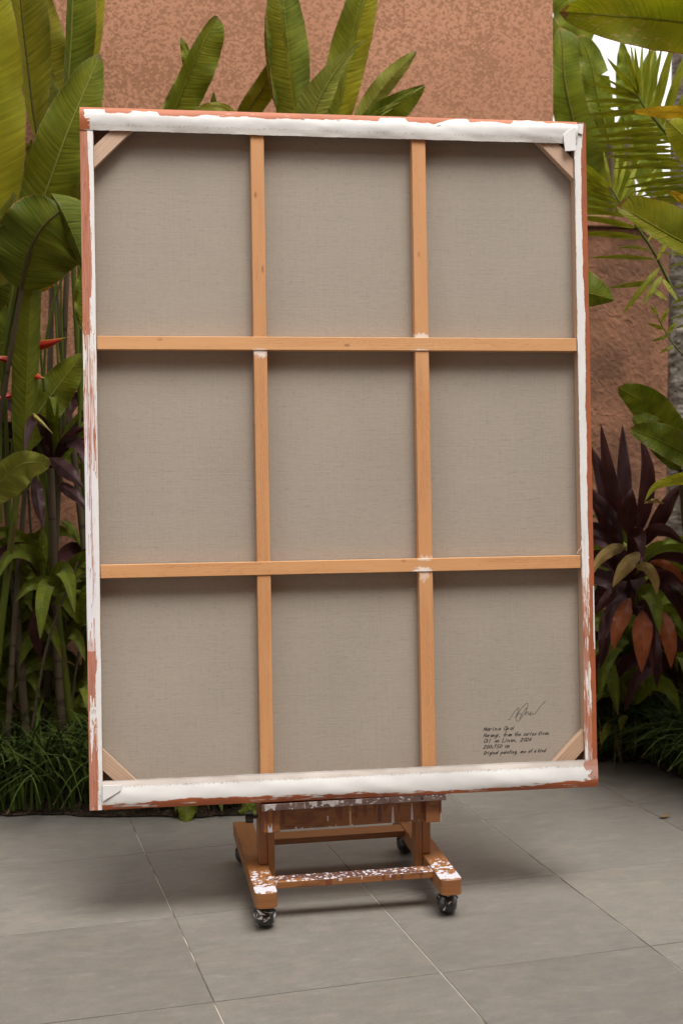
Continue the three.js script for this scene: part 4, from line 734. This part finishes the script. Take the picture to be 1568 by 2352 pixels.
for (const [m, pts, w] of [
  ['blush', [[1440, 1256, 5.35], [1400, 1266, 5.2], [1372, 1290, 5.15], [1352, 1330, 5.12]], 14], ['blush', [[1470, 1268, 5.3], [1448, 1288, 5.22], [1424, 1316, 5.18], [1405, 1350, 5.16]], 17], ['blush', [[1456, 1300, 5.3], [1486, 1306, 5.22], [1502, 1330, 5.2], [1507, 1368, 5.18]], 13],
  ['rust', [[1490, 1290, 5.3], [1524, 1296, 5.22], [1552, 1312, 5.2], [1572, 1345, 5.2]], 10], ['rust', [[1446, 1372, 5.3], [1430, 1410, 5.2], [1414, 1452, 5.16], [1407, 1496, 5.14]], 19], ['rust', [[1474, 1400, 5.3], [1474, 1440, 5.18], [1473, 1490, 5.14], [1472, 1546, 5.12]], 23],
  ['rust', [[1498, 1396, 5.3], [1522, 1430, 5.2], [1536, 1474, 5.16], [1540, 1536, 5.14]], 20], ['wine', [[1440, 1336, 5.3], [1410, 1356, 5.2], [1380, 1390, 5.18], [1352, 1420, 5.18]], 14],
  ['wine', [[1436, 1240, 5.5], [1420, 1180, 5.45], [1396, 1080, 5.42], [1378, 972, 5.44]], 16], ['plum', [[1440, 1240, 5.55], [1434, 1140, 5.5], [1430, 1040, 5.5], [1428, 974, 5.5]], 17], ['wine', [[1444, 1230, 5.3], [1440, 1180, 5.2], [1446, 1140, 5.18], [1450, 1120, 5.2]], 24],
  ['wine', [[1460, 1240, 5.4], [1480, 1160, 5.36], [1486, 1080, 5.36], [1470, 1000, 5.4]], 18], ['plum', [[1430, 1250, 5.4], [1400, 1190, 5.3], [1372, 1150, 5.25], [1340, 1110, 5.25]], 18], ['wine', [[1430, 1260, 5.4], [1400, 1220, 5.3], [1376, 1180, 5.25], [1350, 1140, 5.25]], 14],
  ['deep', [[1440, 1250, 5.5], [1412, 1206, 5.4], [1384, 1180, 5.35], [1350, 1190, 5.35]], 12], ['plum', [[1420, 1230, 5.5], [1390, 1140, 5.45], [1372, 1070, 5.45], [1344, 1010, 5.45]], 16], ['wine', [[1480, 1250, 5.5], [1520, 1180, 5.4], [1550, 1130, 5.4], [1580, 1110, 5.4]], 18], ['blush', [[1524, 1157, 5.2], [1504, 1150, 5.18], [1490, 1152, 5.17], [1476, 1157, 5.17]], 5],
  ['wine', [[1470, 1260, 5.5], [1500, 1220, 5.4], [1530, 1220, 5.35], [1570, 1250, 5.35]], 16], ['wine', [[1500, 1330, 5.4], [1540, 1360, 5.3], [1566, 1400, 5.3], [1580, 1460, 5.3]], 16], ['wine', [[1400, 1380, 5.5], [1390, 1440, 5.4], [1384, 1500, 5.35], [1376, 1540, 5.35]], 16], ['wine', [[1500, 1440, 5.5], [1500, 1480, 5.4], [1506, 1530, 5.35], [1508, 1580, 5.35]], 16]])
  blade(co, m, pts, w, w, { a: .7, b: .9, p: .45, dl: -.35, dr: -.35, wave: .006, N: 22 });
{ const a = at(1450, 1260, 5.45), b = at(1470, 1390, 5.45); stem(co, [gp(a.x + .06, -5.98), new THREE.Vector3(a.x + .03, a.y * .5, -5.85), a], .013, .010, stemDark, 'stalk'); stem(co, [gp(b.x + .1, -6.0), new THREE.Vector3(b.x + .06, b.y * .5, -5.85), b], .014, .012, stemDark, 'stalk'); rosette(co, a.x, a.z, a.y - .12, 9, .34, ['wine', 'plum', 'deep']); rosette(co, b.x, b.z - .05, b.y - .05, 14, .38, ['wine', 'plum', 'deep']); rosette(co, b.x + .03, -5.72, .42, 18, .36, ['deep', 'wine', 'deep']); rosette(co, b.x - .12, -5.82, .36, 14, .32, ['deep']); rosette(co, b.x + .2, -5.6, .36, 14, .32, ['deep', 'wine']); }
const cl2 = thing('cordyline_plant', [-1.0, 0, -5.5], 'dark purple cordyline in the shade left of the canvas, behind the grass', 'plant');
for (const [m, pts, w] of [
  ['plum', [[112, 1052, 5.35], [140, 1070, 5.28], [166, 1092, 5.24], [194, 1122, 5.22]], 18], ['plum', [[128, 1116, 5.35], [150, 1122, 5.26], [176, 1140, 5.22], [206, 1178, 5.2]], 14], ['plum', [[80, 1090, 5.4], [86, 1130, 5.33], [92, 1170, 5.3], [101, 1216, 5.28]], 15],
  ['wine', [[130, 1060, 5.45], [150, 1016, 5.4], [176, 990, 5.4], [205, 980, 5.4]], 12], ['wine', [[128, 1060, 5.45], [148, 1030, 5.4], [170, 1012, 5.38], [200, 1008, 5.38]], 9], ['wine', [[118, 1080, 5.45], [108, 1040, 5.4], [98, 1010, 5.38], [84, 990, 5.38]], 8],
  ['deep', [[140, 1195, 5.45], [160, 1210, 5.4], [176, 1232, 5.38], [186, 1256, 5.38]], 10], ['deep', [[120, 1346, 5.45], [150, 1340, 5.4], [170, 1330, 5.38], [190, 1318, 5.38]], 9], ['deep', [[120, 1390, 5.45], [146, 1372, 5.4], [170, 1362, 5.38], [196, 1356, 5.38]], 10], ['deep', [[70, 1390, 5.42], [60, 1350, 5.4], [46, 1320, 5.4], [30, 1290, 5.4]], 14], ['wine', [[76, 1400, 5.42], [78, 1440, 5.4], [86, 1480, 5.4], [94, 1520, 5.4]], 12], ['deep', [[100, 1330, 5.42], [98, 1280, 5.4], [100, 1240, 5.4], [96, 1200, 5.4]], 12]])
  blade(cl2, m, pts, w, w, { a: .7, b: .9, p: .45, dl: -.35, dr: -.35, wave: .006, N: 22 });
{ const a = at(118, 1075, 5.45), b = at(118, 1370, 5.45); stem(cl2, [gp(a.x + .02, a.z), new THREE.Vector3(a.x, a.y * .5, a.z), a], .02, .014, stemDark, 'stalk'); rosette(cl2, a.x, a.z - .04, a.y, 14, .36, ['plum', 'wine', 'deep']); rosette(cl2, b.x, b.z - .05, b.y, 16, .36, ['deep', 'wine', 'deep']); rosette(cl2, b.x - .25, b.z - .12, b.y - .1, 16, .36, ['deep']); stem(cl2, [at(70, 1700, 5.4), at(110, 1480, 5.35), at(180, 1290, 5.3)], .006, .004, stemDark, 'stalk'); }
// understorey of shrubs filling the bed behind, part of its shade put into their green
function shrub(x, z, h, n, label, mats = ['deep', 'deep', 'deep']) { const o = thing('shade_tinted_shrub', [x, 0, z], label, 'shrub', null); for (let k = 0; k < 3; k++) { const sx = x + rr(-.12, .12), sz = z + rr(-.08, .08); stem(o, [gp(sx, sz), new THREE.Vector3(sx + rr(-.04, .04), h * .5, sz), new THREE.Vector3(sx + rr(-.06, .06), h, sz)], .009, .004, stemDark, 'stalk'); } for (let k = 0; k < n; k++) rosette(o, x + rr(-.2, .2), z + rr(-.12, .12), h * rr(.25, 1), 6, .26, mats); return o; }
shrub(-1.45, -5.62, .9, 8, 'leafy shrub with shade in its green under the heliconia at the far left');
shrub(-.75, -5.7, .8, 8, 'leafy shrub with shade in its green against the wall just left of the canvas bottom');
shrub(1.28, -5.85, .85, 9, 'leafy shrub with shade in its green under the palm at the right edge');
shrub(1.12, -5.78, .5, 7, 'low shrub with shade in its green under the drooping rust coloured leaves');
shrub(-1.2, -5.78, 1.35, 12, 'tall leafy shrub with shade in its green against the wall behind the heliconia stems');
shrub(-1.12, -5.5, .7, 8, 'leafy shrub with shade in its green directly behind the left grass');
shrub(.95, -6.1, .75, 8, 'leafy shrub with shade in its green behind the red cordyline');

// ---- strappy grass along the bed rim
const grassM = new THREE.MeshPhysicalMaterial({ specularIntensity: .2, map: texture(32, 256, (x, y) => { const v = y / 256; return mix3(mix3([.020, .036, .005], [.050, .078, .010], h2(x, 3, 870)), [.20, .15, .06], ss(.95, .99, v) * .8); }), roughness: .9, transmission: .15, clearcoat: .04, clearcoatRoughness: .45, side: THREE.DoubleSide });
function grass(n, spot, label) {
  const pos = [], uv = [], idx = [], K = 7; let q = 0;
  for (let i = 0; i < n; i++) {
    const [x, z, h] = spot(), az = rr(0, 6.283), L = h * rr(.7, 1.15), w = rr(.003, .0066), tone = R(), lean = rr(.5, 1.25), dx = Math.cos(az), dz = Math.sin(az);
    for (let k = 0; k <= K; k++) {
      const s = k / K, o = L * lean * Math.pow(s, 1.6) * .8, y = .02 + L * (s - .62 * lean * Math.pow(s, 2.6)), ww = w * (1 - Math.pow(s, 3)) + .0004;
      for (const e of [-1, 1]) { pos.push(x + dx * o - dz * ww * e, Math.max(.006, y), z + dz * o + dx * ww * e); uv.push(tone, s); }
      if (k) { const b = q + k * 2; idx.push(b, b - 2, b - 1, b, b - 1, b + 1); }
    }
    q += (K + 1) * 2;
  }
  const g = new THREE.BufferGeometry(); g.setAttribute('position', new THREE.Float32BufferAttribute(pos, 3)); g.setAttribute('uv', new THREE.Float32BufferAttribute(uv, 2)); g.setIndex(idx); g.computeVertexNormals();
  tag(part('grass', g, grassM, scene), label, 'grass', null, 'stuff');
}
grass(1500, () => { const x = rr(-2.3, -.35); return [x, -5.13 - Math.pow(R(), 1.4) * .6, x < -.75 ? .52 : .3]; }, 'dark strappy grass along the bed rim left of the canvas');
grass(900, () => { const x = rr(-.4, .7); return [x, -5.35 - .5 * Math.max(0, x) - R() * .4, .25]; }, 'short dark grass at the bed rim behind the easel');
grass(1700, () => { const x = rr(1.0, 1.55); return [x, lerp(-5.80, -5.22, ss(1.15, 1.45, x)) - R() * .5, .45]; }, 'dark grass along the curved bed rim right of the canvas');
const lowL = thing('yellow_leaf_sprig', [at(1410, 1690, 5.7).x, .02, at(1410, 1690, 5.7).z], 'small sprig with curled yellow-green leaves in the dark grass at right', 'plant');
for (const [x, y] of [[1392, 1682], [1428, 1662], [1384, 1694]]) blade(lowL, 'banana', [[x + 14, y - 14, 5.7], [x, y - 8, 5.64], [x - 4, y + 18, 5.62]], 10, 9, { dl: -.5, dr: -.6, wave: .008, N: 16 });
stem(lowL, [gp(at(1410, 1690, 5.7).x, at(1410, 1690, 5.7).z), at(1412, 1680, 5.7)], .003, .002, stemMat, 'stalk');
{ // fallen leaf on the tiles
  const p = at(1524, 1800, 5.3), k = p.y / (p.y - camera.position.y), f = p.lerp(camera.position, -k / (1 - k)); // slid along the sight line to the paving
  const o = thing('fallen_leaf', [f.x, .004, f.z], 'small dry brown leaf lying on the tiles near the right bed rim', 'leaf');
  const g = new THREE.PlaneGeometry(.05, .022, 8, 4), q = g.attributes.position; for (let i = 0; i < q.count; i++) { const x = q.getX(i) / .025, y = q.getY(i); q.setXYZ(i, q.getX(i), y * (1 - x * x * .85), .006 * x * x + 14 * y * y); }
  g.rotateX(-Math.PI / 2); g.rotateY(.5); g.computeVertexNormals();
  part('blade', g, new THREE.MeshStandardMaterial({ map: texture(32, 32, (x, y) => mix3([.16, .09, .03], [.24, .15, .06], vn(x / 5, y / 4, 881))), roughness: .9, side: THREE.DoubleSide }), o);
}

// ---- unseen trees added on either side to shade the beds and block side light
function addedShadeTree(x, z, c0, r, n, label) { // trunk foot, middle and radii of the crown
  const o = thing('added_shade_tree', [x, 0, z], label, 'tree', null), pos = [], uv = [], idx = []; let q = 0;
  const mid = new THREE.Vector3(...c0), foot = gp(x, z);
  stem(o, [foot, new THREE.Vector3(x, mid.y * .45, z), mid.clone().lerp(new THREE.Vector3(x, mid.y, z), .6).setY(mid.y * .85), mid], .09, .025, barkM, 'trunk');
  for (let i = 0; i < n; i++) {
    const a = rr(0, 6.283), b = Math.acos(rr(-1, 1)), k = Math.pow(R(), .4) * (.75 + .5 * fb(a * 1.4, b * 2, 905, 2));
    const c = new THREE.Vector3(mid.x + Math.cos(a) * Math.sin(b) * r[0] * k, mid.y + Math.cos(b) * r[1] * k, mid.z + Math.sin(a) * Math.sin(b) * r[2] * k);
    const u = new THREE.Vector3(rr(-1, 1), rr(-1, .3), rr(-1, 1)).normalize(), v = u.clone().cross(new THREE.Vector3(rr(-1, 1), rr(-1, 1), rr(-1, 1))).normalize(), L = rr(.09, .17), W = L * .3;
    for (const [s, t, up] of [[0, 0, 0], [.45, 1, .02], [.45, -1, .02], [1, 0, -.02]]) { const p = c.clone().addScaledVector(u, s * L).addScaledVector(v, t * W); pos.push(p.x, p.y + up, p.z); uv.push(t * .5 + .5, s); }
    idx.push(q, q + 1, q + 3, q, q + 3, q + 2); q += 4;
  }
  const g = new THREE.BufferGeometry(); g.setAttribute('position', new THREE.Float32BufferAttribute(pos, 3)); g.setAttribute('uv', new THREE.Float32BufferAttribute(uv, 2)); g.setIndex(idx); g.computeVertexNormals();
  part('crown', local(o, g), LM.deep, o);
}
addedShadeTree(-2.75, -4.9, [-1.7, 3.5, -4.25], [1.3, .6, .55], 4500, 'unseen tree added beyond the left edge, its crown placed to shade the left bed');
addedShadeTree(-3.2, -3.4, [-3.0, 2.6, -3.6], [.9, 1.9, 1.2], 2600, 'unseen tree added at the left side of the terrace to block side light');
addedShadeTree(2.9, -4.6, [2.35, 2.5, -4.55], [1.0, 1.0, .8], 4500, 'unseen tree added beyond the right edge, its crown placed to shade the right bed');
addedShadeTree(3.3, -3.2, [3.0, 2.5, -3.2], [.9, 1.8, 1.0], 2600, 'unseen tree added at the right side of the terrace to block side light');

renderer.render(scene, camera);
